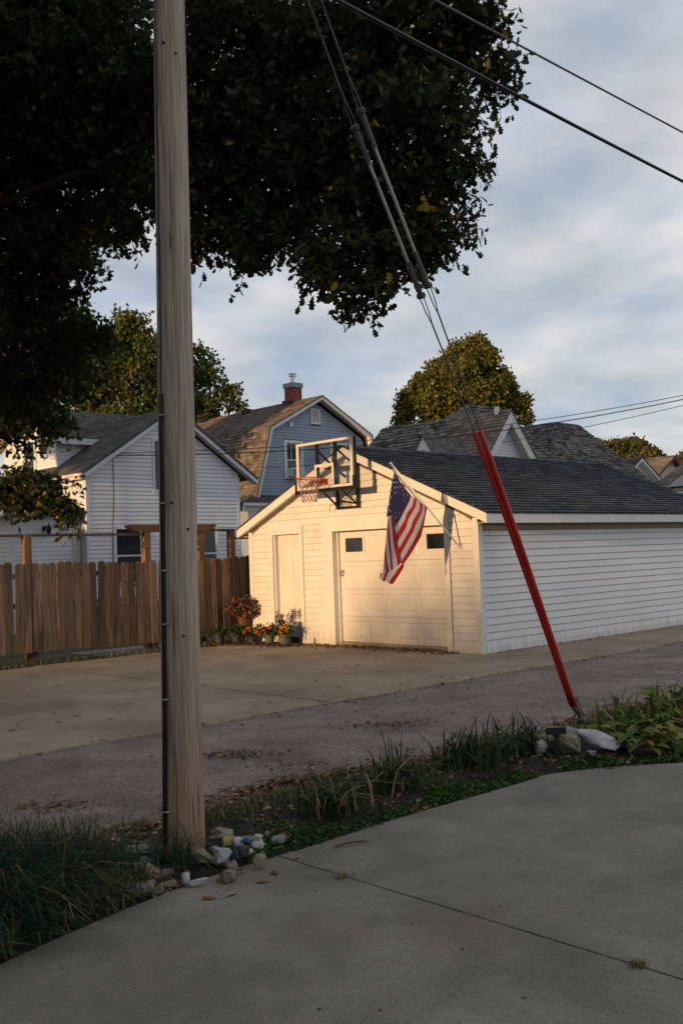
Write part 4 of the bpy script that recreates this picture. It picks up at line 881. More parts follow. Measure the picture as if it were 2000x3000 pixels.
# ================================================================== BLUE GAMBREL HOUSE
B_ = building('gambrel_house', 'blue grey gambrel roofed house with a brick chimney and pale sunlit eaves', 'house', 14.7, 22)
PR = [(11.1, 3.87), (11.93, 6.78), (14.74, 8.25), (17.55, 6.78), (18.38, 3.87)]
def inset(k): return [(11.42, 3.9), (12.17, 6.62), (14.74, 7.98), (17.31, 6.62), (18.06, 3.9)][k]
t = MB(); t.prism([(inset(k)[0], 20.12, inset(k)[1]) for k in range(5)], (0, .14, 0)); t.box(11.42, 18.06, 20.12, 20.26, 0, 3.9); t.build('gable_wall', M['lap_shade_backing'], B_)
t = MB(); t.box(11.42, 11.56, 20.3, 28.8, 0, 3.9); t.box(17.9, 18.06, 20.3, 28.8, 0, 3.9); t.prism([(11.57, 28.6, 0), (17.89, 28.6, 0), (17.89, 28.6, 3.9), (17.2, 28.6, 6.6), (14.74, 28.6, 7.9), (12.25, 28.6, 6.6), (11.57, 28.6, 3.9)], (0, .2, 0)); t.build('side_wall', M['blue_siding'], B_)
def bclip(z):
    if z < 3.9: return (11.42, 18.06)
    if z < 6.62: q = (z-3.9)/2.72; return (11.42+.75*q, 18.06-.75*q)
    q = (z-6.62)/1.36; return (12.17+2.57*q, 17.31-2.57*q)
siding(B_, 'y', 20.12, 3.9, 7.95, .125, bclip, [(12.93, 13.94, 4.78, 6.36), (15.42, 16.42, 4.78, 6.42), (14.41, 14.92, 7.08, 7.74)], M['blue_siding'])
siding(B_, 'y', 20.12, 2.0, 3.7, .125, lambda z: (11.42, 14), [], M['house_white'])
LT = M['house_trim']
for s in (0, 1):
    f = (lambda p: p) if not s else (lambda p: (29.48-p[0], p[1]))
    a, b, c = [f(p) for p in PR[:3]]; sg = 1 if not s else -1
    t = MB(); t.prism([(a[0], 19.70, a[1]), (b[0], 19.70, b[1]), (b[0]+sg*.16, 19.70, b[1]-.11), (a[0]+sg*.17, 19.70, a[1])], (0, .03, 0)); t.build('rake_board', LT if not s else M['sunlit_cream'], B_)  # right rake in the painted sunlit tone, left in the cooler trim white
    t = MB(); t.prism([(b[0], 19.701, b[1]), (c[0], 19.701, c[1]), (c[0], 19.701, c[1]-.18), (b[0]+sg*.16, 19.701, b[1]-.11)], (0, .03, 0)); t.build('rake_board', LT if not s else M['sunlit_cream'], B_)
    t = MB(); t.prism([(a[0]+sg*.06, 19.732, a[1]), (b[0]+sg*.055, 19.732, b[1]-.03), (b[0]+sg*.10, 19.732, b[1]-.05), (a[0]+sg*.10, 19.732, a[1])], (0, .385, 0)); t.build('soffit', M['sunlit_cream'], B_)
    t = MB(); t.prism([(b[0]+sg*.055, 19.733, b[1]-.035), (c[0], 19.733, c[1]-.07), (c[0], 19.733, c[1]-.11), (b[0]+sg*.10, 19.733, b[1]-.07)], (0, .385, 0)); t.build('soffit', M['sunlit_cream'], B_)
    if not s:
        roof(B_, (a[0], 29.1, a[1]), (a[0], 19.68, a[1]), (b[0], 29.1, b[1]), (b[0], 19.68, b[1]), 22, .3, M['shingle_brown'], lift=.03)
        roof(B_, (b[0]-.03, 29.1, b[1]-.01), (b[0]-.03, 19.68, b[1]-.01), (c[0], 29.1, c[1]), (c[0], 19.68, c[1]), 24, .3, M['shingle_brown'], lift=.022)
    else:
        roof(B_, (b[0]+.03, 19.68, b[1]-.01), (b[0]+.03, 29.1, b[1]-.01), (c[0], 19.68, c[1]), (c[0], 29.1, c[1]), 24, .3, M['shingle_brown'])
        roof(B_, (a[0], 19.68, a[1]), (a[0], 29.1, a[1]), (b[0], 19.68, b[1]), (b[0], 29.1, b[1]), 20, .3, M['shingle_brown'])
# pent roof under the gable with gutter, post
roof(B_, (9.9, 18.85, 3.74), (17.5, 18.85, 3.74), (11.2, 20.1, 4.12), (17.5, 20.1, 4.12), 8, .3, M['shingle_grey'])
roof(B_, (9.9, 26, 3.74), (9.9, 18.85, 3.74), (11.2, 26, 4.12), (11.2, 20.1, 4.12), 8, .3, M['shingle_grey'])
t = MB(); t.box(9.85, 17.5, 18.76, 18.84, 3.62, 3.73); t.build('gutter', LT, B_); wbox('porch_beam', (9.95, 17.5, 18.9, 19.05, 3.42, 3.62), LT, B_)
for v in (10.3, 13.2): wbox('porch_post', (v-.07, v+.07, 18.92, 19.06, 0, 3.42), LT, B_)
window(B_, 'y', 20.105, 12.93, 13.94, 4.80, 6.36, M['trim_white'], M['glass_green'], .12, munt=2); window(B_, 'y', 20.105, 15.42, 16.42, 4.80, 6.42, M['trim_white'], M['glass_green'], .12)
t = MB(); t.box(14.41, 14.47, 20.07, 20.11, 7.09, 7.74); t.box(14.86, 14.92, 20.07, 20.11, 7.09, 7.74); t.box(14.47, 14.86, 20.07, 20.11, 7.68, 7.74); t.box(14.47, 14.86, 20.07, 20.11, 7.09, 7.15)
vn = t.build('gable_vent', M['trim_white'], B_)
for k in range(7):
    z = 7.155+k*.075; t = MB(); t.hexa([(14.47, 20.075, z), (14.86, 20.075, z), (14.86, 20.11, z+.045), (14.47, 20.11, z+.045), (14.47, 20.075, z+.012), (14.86, 20.075, z+.012), (14.86, 20.11, z+.057), (14.47, 20.11, z+.057)]); t.build('louver', M['trim_white'], vn)
wbox('junction_box', (13.23, 13.41, 20.04, 20.105, 6.9, 7.1), M['trim_white'], B_)
# chimney
ch = wbox('chimney', (14.755, 15.245, 21.575, 22.085, 7.7, 8.86), M['mortar'], B_)
bl, bh = .2, .066
def brick(loc, dims):
    key = ('brick',)+dims; me = _plank_cache.get(key)
    if me is None:
        mb = MB(); mb.box(0, dims[0], 0, dims[1], 0, dims[2]); me = bpy.data.meshes.new('brick'); me.from_pydata(mb.V, [], mb.F); me.materials.append(M['brick']); _plank_cache[key] = me
    link('brick', me, ch, loc=Vector(loc)-OFF[B_])
for k in range(12):
    z = 7.98+k*.074
    for i in range(3):
        o = (k % 2)*.085
        a0, a1 = max(14.74, 14.74+i*.206-o), min(15.26, 14.74+i*.206-o+.196)
        if a1-a0 > .04: brick((a0, 21.56, z), (round(a1-a0, 3), .03, bh))
        a0, a1 = max(21.591, 21.56+i*.206-o), min(22.10, 21.56+i*.206-o+.196)
        if a1-a0 > .04: brick((14.74, a0, z), (.03, round(a1-a0, 3), bh))
wbox('chimney_cap', (14.70, 15.30, 21.52, 22.14, 8.862, 9.06), M['cap_grey'], B_)
t = MB(); t.lathe([(.085, 9.06), (.085, 9.36), (.16, 9.37), (.16, 9.40), (.10, 9.41), (.10, 9.45), (.17, 9.46), (.17, 9.49), (.09, 9.53), (.0, 9.54)], 14, (15.0, 21.83, 0)); t.build('flue_pipe', M['steel'], B_, smooth=False)
for u, v in ((21.5, 14.42), (24.3, 14.42), (27.4, 14.42), (26.2, 12.4)):
    zz = 6.78+(v-11.93)*.523 if v > 11.93 else 6; t = MB(); t.box(v-.16, v+.16, u-.2, u+.2, zz-.05, zz+.15 if v > 13 else zz+.3); t.build('roof_vent', M['black_metal'], B_)
ac = thing('air_conditioner', 'white window air conditioner in the blue house, lower half of its left window', 'air conditioner', gp(13.31, 20.1, 4.88), None, ANG); OFF[ac] = Vector((13.31, 20.1, 4.88))
t = MB(); t.box(13.06, 13.60, 19.83, 20.09, 4.885, 5.22); t.build('casing', M['house_trim'], ac)
t = MB(); t.box(13.30, 13.57, 19.815, 19.829, 4.91, 5.19)
t.build('grille', M['cap_grey'], ac)
t = MB()
for k in range(7): t.box(13.09+k*.028, 13.104+k*.028, 19.82, 19.829, 4.92, 5.18)
t.build('louvers', M['cap_grey'], ac)

# ================================================================== HIPPED HOUSE ON THE RIGHT
D_ = building('hipped_house', 'large house with a patchwork grey shingled hip roof and a steep white front gable', 'house', 17, 13)
S = M['shingle_mix']
t = MB(); t.box(12.0, 24.6, 11.4, 16, 0, 3.9); t.build('walls', M['house_white'], D_)
t = MB(); t.prism([(12.95, 10.88, 0), (17.17, 10.88, 0), (17.17, 10.88, 3.74), (15.06, 10.88, 6.24), (12.95, 10.88, 3.74)], (0, .5, 0)); t.build('gable_wall', M['house_white'], D_)
siding(D_, 'y', 10.88, 4.2, 6.1, .11, lambda z: (15.06-(6.22-z)*.83, 15.06+(6.22-z)*.83), [], M['house_white'])
for sg in (-1, 1):
    t = MB(); t.prism([(15.06, 10.5, 6.5), (15.06, 10.5, 5.98), (15.06+sg*1.05, 10.5, 4.72), (15.06+sg*2.2, 10.5, 3.32), (15.06+sg*2.2, 10.5, 3.86), (15.06+sg*1.05, 10.5, 5.24)], (0, .03, 0)); t.build('rake_board', M['house_trim'] if sg < 0 else M['sunlit_cream'], D_)  # same boards both sides, the right one coloured as sunlit
    t = MB(); t.prism([(15.06, 10.532, 6.20), (15.06, 10.532, 6.16), (15.06+sg*2.2, 10.532, 3.52), (15.06+sg*2.2, 10.532, 3.56)], (0, .345, 0)); t.build('soffit', M['sunlit_cream'], D_)
roof(D_, (12.3, 15.5, 3.19), (12.3, 10.48, 3.19), (15.06, 15.5, 6.5), (15.06, 10.48, 6.5), 26, .32, M['shingle_brown'], lift=.02)  # sun-facing slope browned, low sunlight painted in; its twin keeps the grey mix
roof(D_, (17.3, 10.48, 3.81), (17.3, 15.5, 3.81), (15.06, 10.48, 6.5), (15.06, 15.5, 6.5), 22, .32, S, lift=.02)
wbox('ridge_vent', (14.9, 15.0, 10.95, 11.1, 6.35, 6.62), M['trim_white'], D_)
roof(D_, (11.2, 16.0, 3.4), (11.2, 11.3, 3.4), (13.94, 15.6, 6.34), (14.02, 13.5, 6.34), 24, .32, S, lift=.03)
roof(D_, (11.2, 11.3, 3.4), (15.4, 11.3, 4.6), (14.02, 13.5, 6.34), (15.09, 13.5, 6.54), 18, .32, S, lift=.03)
roof(D_, (15.4, 11.3, 4.6), (19.4, 11.3, 4.7), (16.44, 13.5, 7.16), (18.28, 13.5, 7.19), 20, .32, S, lift=.03)
t = MB(); t.add([(15.09, 13.5, 6.54), (16.44, 13.5, 7.16), (15.4, 11.3, 4.6)], [(0, 1, 2)]); t.build('roof', S, D_)
roof(D_, (16.2, 16.6, 6.0), (19.0, 16.6, 6.0), (16.44, 13.52, 7.14), (18.28, 13.52, 7.17), 6, .32, S)
roof(D_, (19.5, 16.5, 4.5), (19.5, 11.1, 4.5), (22.0, 15.2, 6.87), (22.0, 13.5, 6.87), 20, .32, S, lift=.03)
roof(D_, (17.6, 10.9, 4.2), (25.2, 10.9, 4.2), (22.0, 13.5, 6.87), (23.72, 13.5, 6.86), 24, .32, S, lift=.03)
roof(D_, (25.2, 10.9, 4.2), (25.2, 16.5, 4.2), (23.72, 13.5, 6.86), (23.72, 15.2, 6.86), 20, .32, S, lift=.03)
# two little dormers with white gables facing the sun
for u, v, z, w in ((12.05, 12.95, 5.55, .55), (15.3, 12.75, 5.5, .30)):
    t = MB(); t.prism([(v-.75, u-w, z-w*1.55), (v-.75, u, z), (v-.75, u+w, z-w*1.55), (v-.75, u+w*.62, z-w*1.55), (v-.75, u, z-.42*w/.55), (v-.75, u-w*.62, z-w*1.55)], (.05, 0, 0)); dg = t.build('dormer', M['trim_white'], D_)
    t = MB(); t.prism([(v-.69, u-w*.8, z-w*1.6), (v-.69, u, z-.1), (v-.69, u+w*.8, z-w*1.6)], (.04, 0, 0)); t.build('dormer_wall', M['cap_grey'], dg)
    for sg in (-1, 1):
        t = MB(); t.prism([(v-.78, u, z+.02), (v+1.2, u, z+.02), (v+1.2, u+sg*w*1.05, z-w*1.6), (v-.78, u+sg*w*1.05, z-w*1.6)], (0, 0, .03)); t.build('dormer_roof', S, dg)
t = MB(); t.prism([(15.75, 9.95, 4.42), (15.75, 10.5, 4.78), (15.75, 11.0, 4.42)], (.12, 0, 0)); t.prism([(15.75, 9.7, 3.9), (15.75, 9.7, 4.42), (15.75, 10.8, 4.42), (15.75, 10.8, 3.9)], (.12, 0, 0)); t.build('porch_gable', M['sunlit_cream'], D_)

E2 = building('small_house', 'small white gabled house end with dark shingles beyond the far garage eave', 'house', 28.6, 14)
t = MB(); t.prism([(26.0, 13.7, 0), (31.1, 13.7, 0), (31.1, 13.7, 4.1), (28.55, 13.7, 5.6), (26.0, 13.7, 4.1)], (0, .2, 0)); t.build('gable_wall', M['house_white'], E2)
siding(E2, 'y', 13.7, 4.1, 5.55, .12, lambda z: (28.55-(5.6-z)*1.7, 28.55+(5.6-z)*1.7), [], M['house_white'])
for sg in (-1, 1):
    t = MB(); t.prism([(28.55, 13.35, 5.68), (28.55, 13.35, 5.5), (28.55+sg*2.9, 13.35, 3.8), (28.55+sg*2.9, 13.35, 3.98)], (0, .34, 0)); t.build('rake_board', M['trim_white'], E2)
roof(E2, (25.6, 20, 3.95), (25.6, 13.33, 3.95), (28.55, 20, 5.69), (28.55, 13.33, 5.69), 20, .35, M['shingle_grey'], lift=.03)
roof(E2, (31.5, 13.33, 3.95), (31.5, 20, 3.95), (28.55, 13.33, 5.69), (28.55, 20, 5.69), 20, .35, M['shingle_grey'], lift=.03)
wbox('roof_vent', (27.0, 27.15, 16.0, 16.15, 4.6, 5.35), M['black_metal'], E2)

T_ = building('tan_house', 'tan house gable with dark red rake boards in front of the hill', 'house', 47.7, 23)
t = MB(); t.prism([(44.2, 22.4, 0), (51.3, 22.4, 0), (51.3, 22.4, 5.3), (47.74, 22.4, 7.3), (44.2, 22.4, 5.3)], (0, .2, 0)); t.build('gable_wall', M['tan_siding'], T_)
siding(T_, 'y', 22.4, 5.3, 7.25, .15, lambda z: (47.74-(7.28-z)*1.75, 47.74+(7.28-z)*1.75), [(48.0, 48.6, 6.15, 6.7)], M['tan_siding'])
t = MB(); t.box(48.0, 48.6, 22.36, 22.4, 6.15, 6.7); t.build('gable_vent', M['house_trim'], T_)
for sg in (-1, 1):
    t = MB(); t.prism([(47.74, 22.0, 7.42), (47.74, 22.0, 7.2), (47.74+sg*4.1, 22.0, 4.85), (47.74+sg*4.1, 22.0, 5.07)], (0, .38, 0)); t.build('rake_board', M['red_trim'], T_)
roof(T_, (43.6, 30, 5.05), (43.6, 21.95, 5.05), (47.74, 30, 7.44), (47.74, 21.95, 7.44), 16, .4, M['shingle_brown']); roof(T_, (51.9, 21.95, 5.05), (51.9, 30, 5.05), (47.74, 21.95, 7.44), (47.74, 30, 7.44), 16, .4, M['shingle_brown'])

S_ = building('solar_garage', 'low outbuilding roof with blue solar panels behind the garage eave', 'outbuilding', 30, 11.5)
wbox('walls', (29.2, 36, 9.0, 13.0, 0, 4.0), M['house_white'], S_)
roof(S_, (28.4, 13.4, 3.95), (28.4, 8.6, 3.95), (33.5, 13.4, 6.0), (33.5, 8.6, 6.0), 26, .35, M['shingle_brown'], lift=.02)
wbox('gutter', (28.32, 28.4, 8.6, 13.4, 3.83, 3.95), M['trim_white'], S_)
nS = Vector((-2.05, 0, 5.1)).normalized(); 
for i in range(3):
    for j in range(2):
        a = Vector((28.9+j*1.75, 12.3-i*1.05, 3.95+.201+j*.7035))+nS*.08; d = Vector((5.1, 0, 2.05)).normalized()
        t = MB(); P0, P1, P2, P3 = a, a+Vector((0, -1.0, 0)), a+Vector((0, -1.0, 0))+d*1.8, a+d*1.8
        t.hexa([P0-nS*.03, P1-nS*.03, P2-nS*.03, P3-nS*.03, P0, P1, P2, P3]); so_ = t.build('solar_panel', M['solar'], S_)
        t = MB()
        for A, B in ((P0, P1), (P1, P2), (P2, P3), (P3, P0)): t.bar(A+nS*.003, B+nS*.003, .035, .02)
        t.build('panel_frame', M['steel'], so_)

# service lines between the houses
def wire(label, a, b, r, sag, tw=0.0):
    cable('service_line', label, [a, b], r, M['cable_black'], 'service lines to the houses', sag, 30, 'cable', tw)
wire('uppermost of three thin service lines from the right toward the white house', (-6.0, 26.5, 4.62), (14, 29.6, 6.78), .010, .57)
wire('middle and twisted one of three service lines from the right toward the white house', (-6.0, 26.55, 4.56), (14, 29.6, 6.70), .014, .64, .006)
wire('lowest of three thin service lines, ending on the blue gambrel house', tuple(gp(11.5, 19.66, 5.15)), (14, 29.4, 6.60), .010, .55)
wire('single faint line crossing in front of the wooded hill', (22, 60, 9.0), (52, 66, 13.5), .018, .3)

# ================================================================== TREES
def blob(X, Y, Z, r, sx=1.0, sz=1.0): return (X, Y, Z, r*sx, r*sx, r*sz)
OAK_LUMPS = [(0.97, 12.0, 8.14, 0.99),(1.59, 12.0, 7.99, 0.62),(0.22, 13.0, 8.53, 0.98),(1.17, 11.5, 6.84, 0.65),(0.56, 12.2, 7.18, 0.84),(1.49, 11.6, 6.42, 0.34),(2.0, 11.8, 7.47, 0.25),(1.88, 11.9, 8.14, 0.24),(1.18, 11.5, 6.14, 0.51),(0.69, 12.0, 6.27, 0.62),(1.32, 11.5, 5.57, 0.34),(0.73, 11.8, 5.48, 0.44),(0.25, 12.0, 5.78, 0.41),(0.26, 11.5, 5.0, 0.3),(0.05, 11.3, 4.67, 0.21),(0.4, 11.3, 4.5, 0.21),(0.78, 11.6, 5.01, 0.26),(1.06, 11.5, 5.05, 0.24),(-0.1, 11.6, 5.0, 0.18),(-1.23, 14.0, 9.11, 1.44),(-0.75, 13.5, 7.72, 0.97),(-1.66, 14.0, 7.82, 0.96),(-0.48, 13.0, 6.51, 0.58),(-1.16, 13.5, 6.58, 0.56),(-1.84, 14.0, 6.74, 0.48),(-0.95, 13.0, 5.94, 0.22),(-1.55, 13.5, 6.12, 0.25),(-1.94, 13.6, 6.12, 0.21),(-0.44, 12.6, 5.79, 0.24),(-0.07, 12.6, 6.44, 0.52),(-0.23, 12.8, 6.98, 0.61),(-1.08, 12.8, 5.58, 0.1),(-0.77, 13.0, 6.16, 0.36),(-1.36, 13.8, 7.23, 0.71),(-2.26, 14.0, 7.25, 0.67),(-3.95, 15.0, 9.57, 1.8),(-5.04, 16.0, 8.42, 1.43),(-3.68, 15.5, 8.33, 1.22),(-2.82, 14.5, 8.49, 0.94),(-2.9, 14.5, 7.36, 0.5),(-4.39, 16.0, 7.32, 0.96),(-5.51, 17.0, 7.04, 1.11),(-4.48, 17.0, 6.71, 0.52),(-5.21, 17.5, 5.96, 0.99),(-4.24, 17.0, 5.74, 0.35),(-4.81, 17.5, 5.03, 0.57),(-5.76, 18.0, 4.96, 0.86),(-5.33, 18.4, 4.35, 0.41),(-6.19, 18.5, 4.29, 0.44),(-2.97, 14.5, 6.65, 0.15),(-4.01, 17.0, 5.5, 0.26),(-3.33, 15.0, 6.94, 0.31),(-4.79, 16.0, 9.26, 1.37),(-5.96, 18.5, 3.2, 0.44),(-5.38, 18.5, 3.11, 0.33),(-5.11, 18.4, 2.69, 0.18),(-6.31, 18.6, 3.03, 0.35),(-5.65, 18.5, 2.81, 0.25)]
MAPLE_LUMPS = [(8.49, 60.0, 14.27, 0.68),(7.58, 60.0, 13.47, 0.99),(9.13, 60.0, 13.2, 0.99),(6.31, 60.0, 12.68, 0.82),(5.33, 60.0, 11.56, 0.93),(10.1, 60.0, 11.71, 0.93),(7.29, 59.0, 11.74, 1.52),(4.47, 60.0, 10.66, 0.86),(8.88, 59.0, 10.65, 1.42),(10.77, 60.0, 10.43, 0.74),(5.91, 59.0, 10.35, 1.38),(3.88, 60.0, 9.85, 0.53),(11.15, 60.0, 9.59, 0.49),(8.17, 60.0, 7.51, 2.67),(5.49, 60.0, 7.61, 2.26)]
T1_LUMPS = [(-9.56, 46.0, 12.63, 0.87),(-10.37, 46.0, 11.85, 1.1),(-8.63, 46.0, 11.47, 0.95),(-11.2, 46.0, 10.76, 1.42),(-9.46, 46.0, 10.22, 1.42),(-10.92, 46.0, 9.15, 1.26),(-8.86, 46.0, 8.92, 1.26),(-10.17, 46.0, 7.37, 1.89)]
T2_LUMPS = [(-6.72, 48.0, 11.73, 0.59),(-6.19, 48.0, 10.71, 0.74),(-5.58, 48.0, 10.1, 0.59),(-5.06, 48.0, 9.75, 0.43),(-6.26, 48.0, 9.29, 0.91),(-4.95, 48.0, 9.0, 0.36),(-7.05, 48.0, 10.66, 0.82),(-7.13, 48.0, 7.99, 1.48)]
T3_LUMPS = [(-11.05, 34.0, 10.86, 1.28),(-9.77, 34.0, 9.87, 1.4),(-11.32, 34.0, 9.09, 1.52),(-9.24, 35.0, 8.98, 1.08),(-10.17, 34.0, 7.98, 1.4),(-11.12, 34.0, 7.31, 1.28),(-13.29, 34.0, 10.7, 2.33),(-13.34, 34.0, 7.74, 2.33)]
OAK_LUMPS = [(x, y, z+(.22 if x > -.7 and y < 12.8 and z < 5.3 else 0), r) for x, y, z, r in OAK_LUMPS]
def lump(L, sz=.9): return [(x, y, z, r, r*1.15, r*sz) for x, y, z, r in L]
# the old oak: trunk stands left of the picture, crown reaches over the apron
extra = [(-8.5, 13.5, 9.5, 3.8), (-11.5, 16, 8.0, 3.4), (-6.0, 15.5, 10.8, 2.8), (-13, 13.5, 9.5, 3.2)]
tk = thing('oak_tree', 'huge dark oak whose crown hangs over the fence and houses', 'tree', (-9.3, 17.0, 0))
mb = MB(); limbs(mb, (-9.3, 17.0, -.1), (-8.2, 16.2, 6.8), [extra[0][:3], extra[1][:3], extra[3][:3], OAK_LUMPS[30][:3]], .42); mb.build('trunk', M['bark'], tk, smooth=True)
P1 = blob_points(lump([(x, y, z, r*(1.05 if r < .5 else .97)) for x, y, z, r in OAK_LUMPS]), 52, .115, 20, .15, 12)
leaf_mesh('crown', P1, .135, OAK, [M['oak_a'], M['oak_b'], M['oak_y']], [.58, .412, .008], flat=.12, parent=tk, kind='stuff')
sp_pts = []; tw = MB()
for (x, y, z, r) in OAK_LUMPS:
    for _ in range(int(5+7*r)):
        d = Vector((random.gauss(0, 1), random.gauss(0, .8), random.gauss(-.25, .8))).normalized(); a = Vector((x, y, z))+d*r*.72; ln = random.uniform(.25, .42)
        b = a+(d+Vector((0, 0, -.45))).normalized()*ln; mid = lerp(a, b, .5)+Vector((random.gauss(0, .04), random.gauss(0, .04), .04)); tw.tube([a, mid, b], [.007, .005, .002], 4, cap=False)
        for q in np.linspace(.25, 1.05, 15): c = lerp(a, b, q); sp_pts.append((c.x+random.gauss(0, .055), c.y+random.gauss(0, .055), c.z+random.gauss(0, .055)))
tw.build('twigs', M['bark'], tk, kind='stuff')
leaf_mesh('sprigs', np.array(sp_pts), .125, OAK, [M['oak_a'], M['oak_b'], M['oak_y']], [.5, .47, .03], flat=.05, parent=tk, kind='stuff')
P1 = blob_points(lump(extra), 26, .3, 10, .3)
leaf_mesh('crown', P1, .24, OAK, [M['oak_a'], M['oak_b']], [.6, .4], flat=.12, parent=tk, kind='stuff')
# tufts of turning leaves on the near side of the lumps
Y = np.array([[x+random.uniform(-.5, .5)*r, y-r*.75, z+random.uniform(-.5, .5)*r] for (x, y, z, r) in OAK_LUMPS[:18]]); Y = np.repeat(Y, 9, axis=0)+np.clip(RNG.normal(size=(len(Y)*9, 3)), -1.5, 1.5)*.10
leaf_mesh('turning_leaves', Y, .13, OAK, [M['oak_y'], M['tree_b']], [.4, .6], parent=tk, kind='stuff')
Y = np.array([[x, y-.3, z-.2] for (x, y, z, r) in OAK_LUMPS[-5:]]); Y = np.repeat(Y, 5, axis=0)+RNG.normal(size=(len(Y)*5, 3))*.13
leaf_mesh('turning_leaves', Y, .11, OAK, [M['oak_y'], M['tree_b']], [.6, .4], parent=tk, kind='stuff')

def simple_tree(name, label, L, ground, size, mats, probs, dens, twig, per, group=None, r=.28):
    xs = [l[0] for l in L]; ys = [l[1] for l in L]; cx, cy = sum(xs)/len(xs), sum(ys)/len(ys); zt = max(l[2] for l in L)
    L2 = []
    for (x, y, z, q) in L:
        L2.append((x, y, z, q*.72))
        for _ in range(7):
            d = Vector((random.gauss(0, 1), random.gauss(0, 1), random.gauss(.15, 1))).normalized(); k = random.uniform(.26, .5); L2.append((x+d.x*q*.74, y+d.y*q*.74, z+d.z*q*.74, q*k))
    L = L2
    return tree(name, label, (cx, cy, 0), (cx, cy, zt*.75), lump(L), size, OVAL, mats, probs, dens, twig, per, r, group, shell=.6)
simple_tree('maple_tree', 'rounded maple turning yellow on its sunlit side above the hipped roof', MAPLE_LUMPS, 0, .23, ['maple_y', 'maple_g', 'tree_a'], [.26, .52, .22], 62, .20, 12)
simple_tree('background_tree', 'leafy green tree behind the white house, just left of the utility pole', T1_LUMPS, 0, .20, ['tree_a', 'tree_b', 'maple_y'], [.62, .33, .05], 36, .2, 12, 'trees behind the white house')
simple_tree('background_tree', 'leafy tree between the utility pole and the gambrel roof', T2_LUMPS, 0, .19, ['tree_a', 'tree_b'], [.7, .3], 36, .2, 12, 'trees behind the white house')
simple_tree('background_tree', 'sunlit yellow green tree showing through the oak at the far left', T3_LUMPS, 0, .26, ['tree_b', 'tree_a', 'maple_y'], [.5, .4, .1], 18, .24, 10, 'trees behind the white house')

# unseen trees and house, added left of the frame to block the low sun
def sun_block_tree(label, v, u, h, lumps, dens=11, twig=.28):
    b = gp(v, u); L = []
    for dv, du, z, r in lumps: p = gp(v+dv, u+du, z); L.append((p.x, p.y, p.z, r))
    return tree('sun_block_tree', label, tuple(b), tuple(gp(v, u, h*.6)), lump(L, 1.0), .62, OVAL, ['tree_a', 'oak_b'], [.5, .5], dens, twig, 9, .35, 'unseen trees added to block the sun', shell=.2)
sun_block_tree('unseen broad tree added to shade the alley, farthest from the garage', -21, -10.5, 12, [(0, 0, 3, 3.6), (0, 3, 4, 3.4), (0, -3, 4, 3.4), (0, 0, 7, 3.8), (0, 3, 8, 3.4), (0, -3, 8, 3.4), (0, 0, 11, 3.2), (2, 1, 5, 3)], 16)
sun_block_tree('unseen broad tree added to shade the pole and driveway', -19, -4.9, 12, [(0, 0, 2.2, 2.3), (0, -2, 5, 3), (0, .6, 5.2, 2.5), (0, 0, 8, 3.2), (0, -2, 10, 3.2), (0, 1, 10.5, 3.0), (1, -.8, 3.6, 2.2)], 16)
sun_block_tree('unseen tree with a high crown shaped to shade the garage roof', -21, 7.1, 13, [(random.uniform(-.8, .8), u-7.1, 4.55+.43*min(3.2, max(0, u+1.7))+2.0+(.55 if u < .2 else .1)+.12*math.sin(u*5), 1.45) for u in np.arange(-2.6, 11, .62)] + [(0, -8, 9.2, 2.4), (0, -5.5, 10, 2.8), (0, -2.5, 9.9, 2.9), (0, .5, 9.8, 2.9), (0, 3.5, 9.5, 3.0), (0, -5, 13, 3.2), (0, -1, 13.2, 3.4), (0, 2.5, 12.6, 3.2), (0, 5, 9.5, 3)], 26)
sun_block_tree('unseen low bushy tree added to shade the side porch', -21, 14.5, 5, [(0, -2.2, 2.2, 1.9), (0, 0, 2.6, 2.3), (0, 2.2, 2.6, 2.3), (0, 4, 2.4, 2.2), (0, -1, 3.9, 1.3), (0, 1.5, 4.0, 1.4)], 22)
sun_block_tree('unseen far tree added to dim the garage front', -118, -7, 16, [(0, 0, 10.6, 2.4), (0, -2, 11.2, 2.6), (0, -4, 11.6, 2.8), (0, 2, 10.2, 2.2)], 1.15, .8)
nb = building('sun_block_house', 'unseen plain white house added to block the low sun', 'house', -30, -16)
t = MB(); t.box(-34, -25, -24, -6.5, 0, 5.5); t.prism([(-34, -24, 5.5), (-25, -24, 5.5), (-29.5, -24, 9)], (0, 17.5, 0)); t.build('walls', M['house_white'], nb)

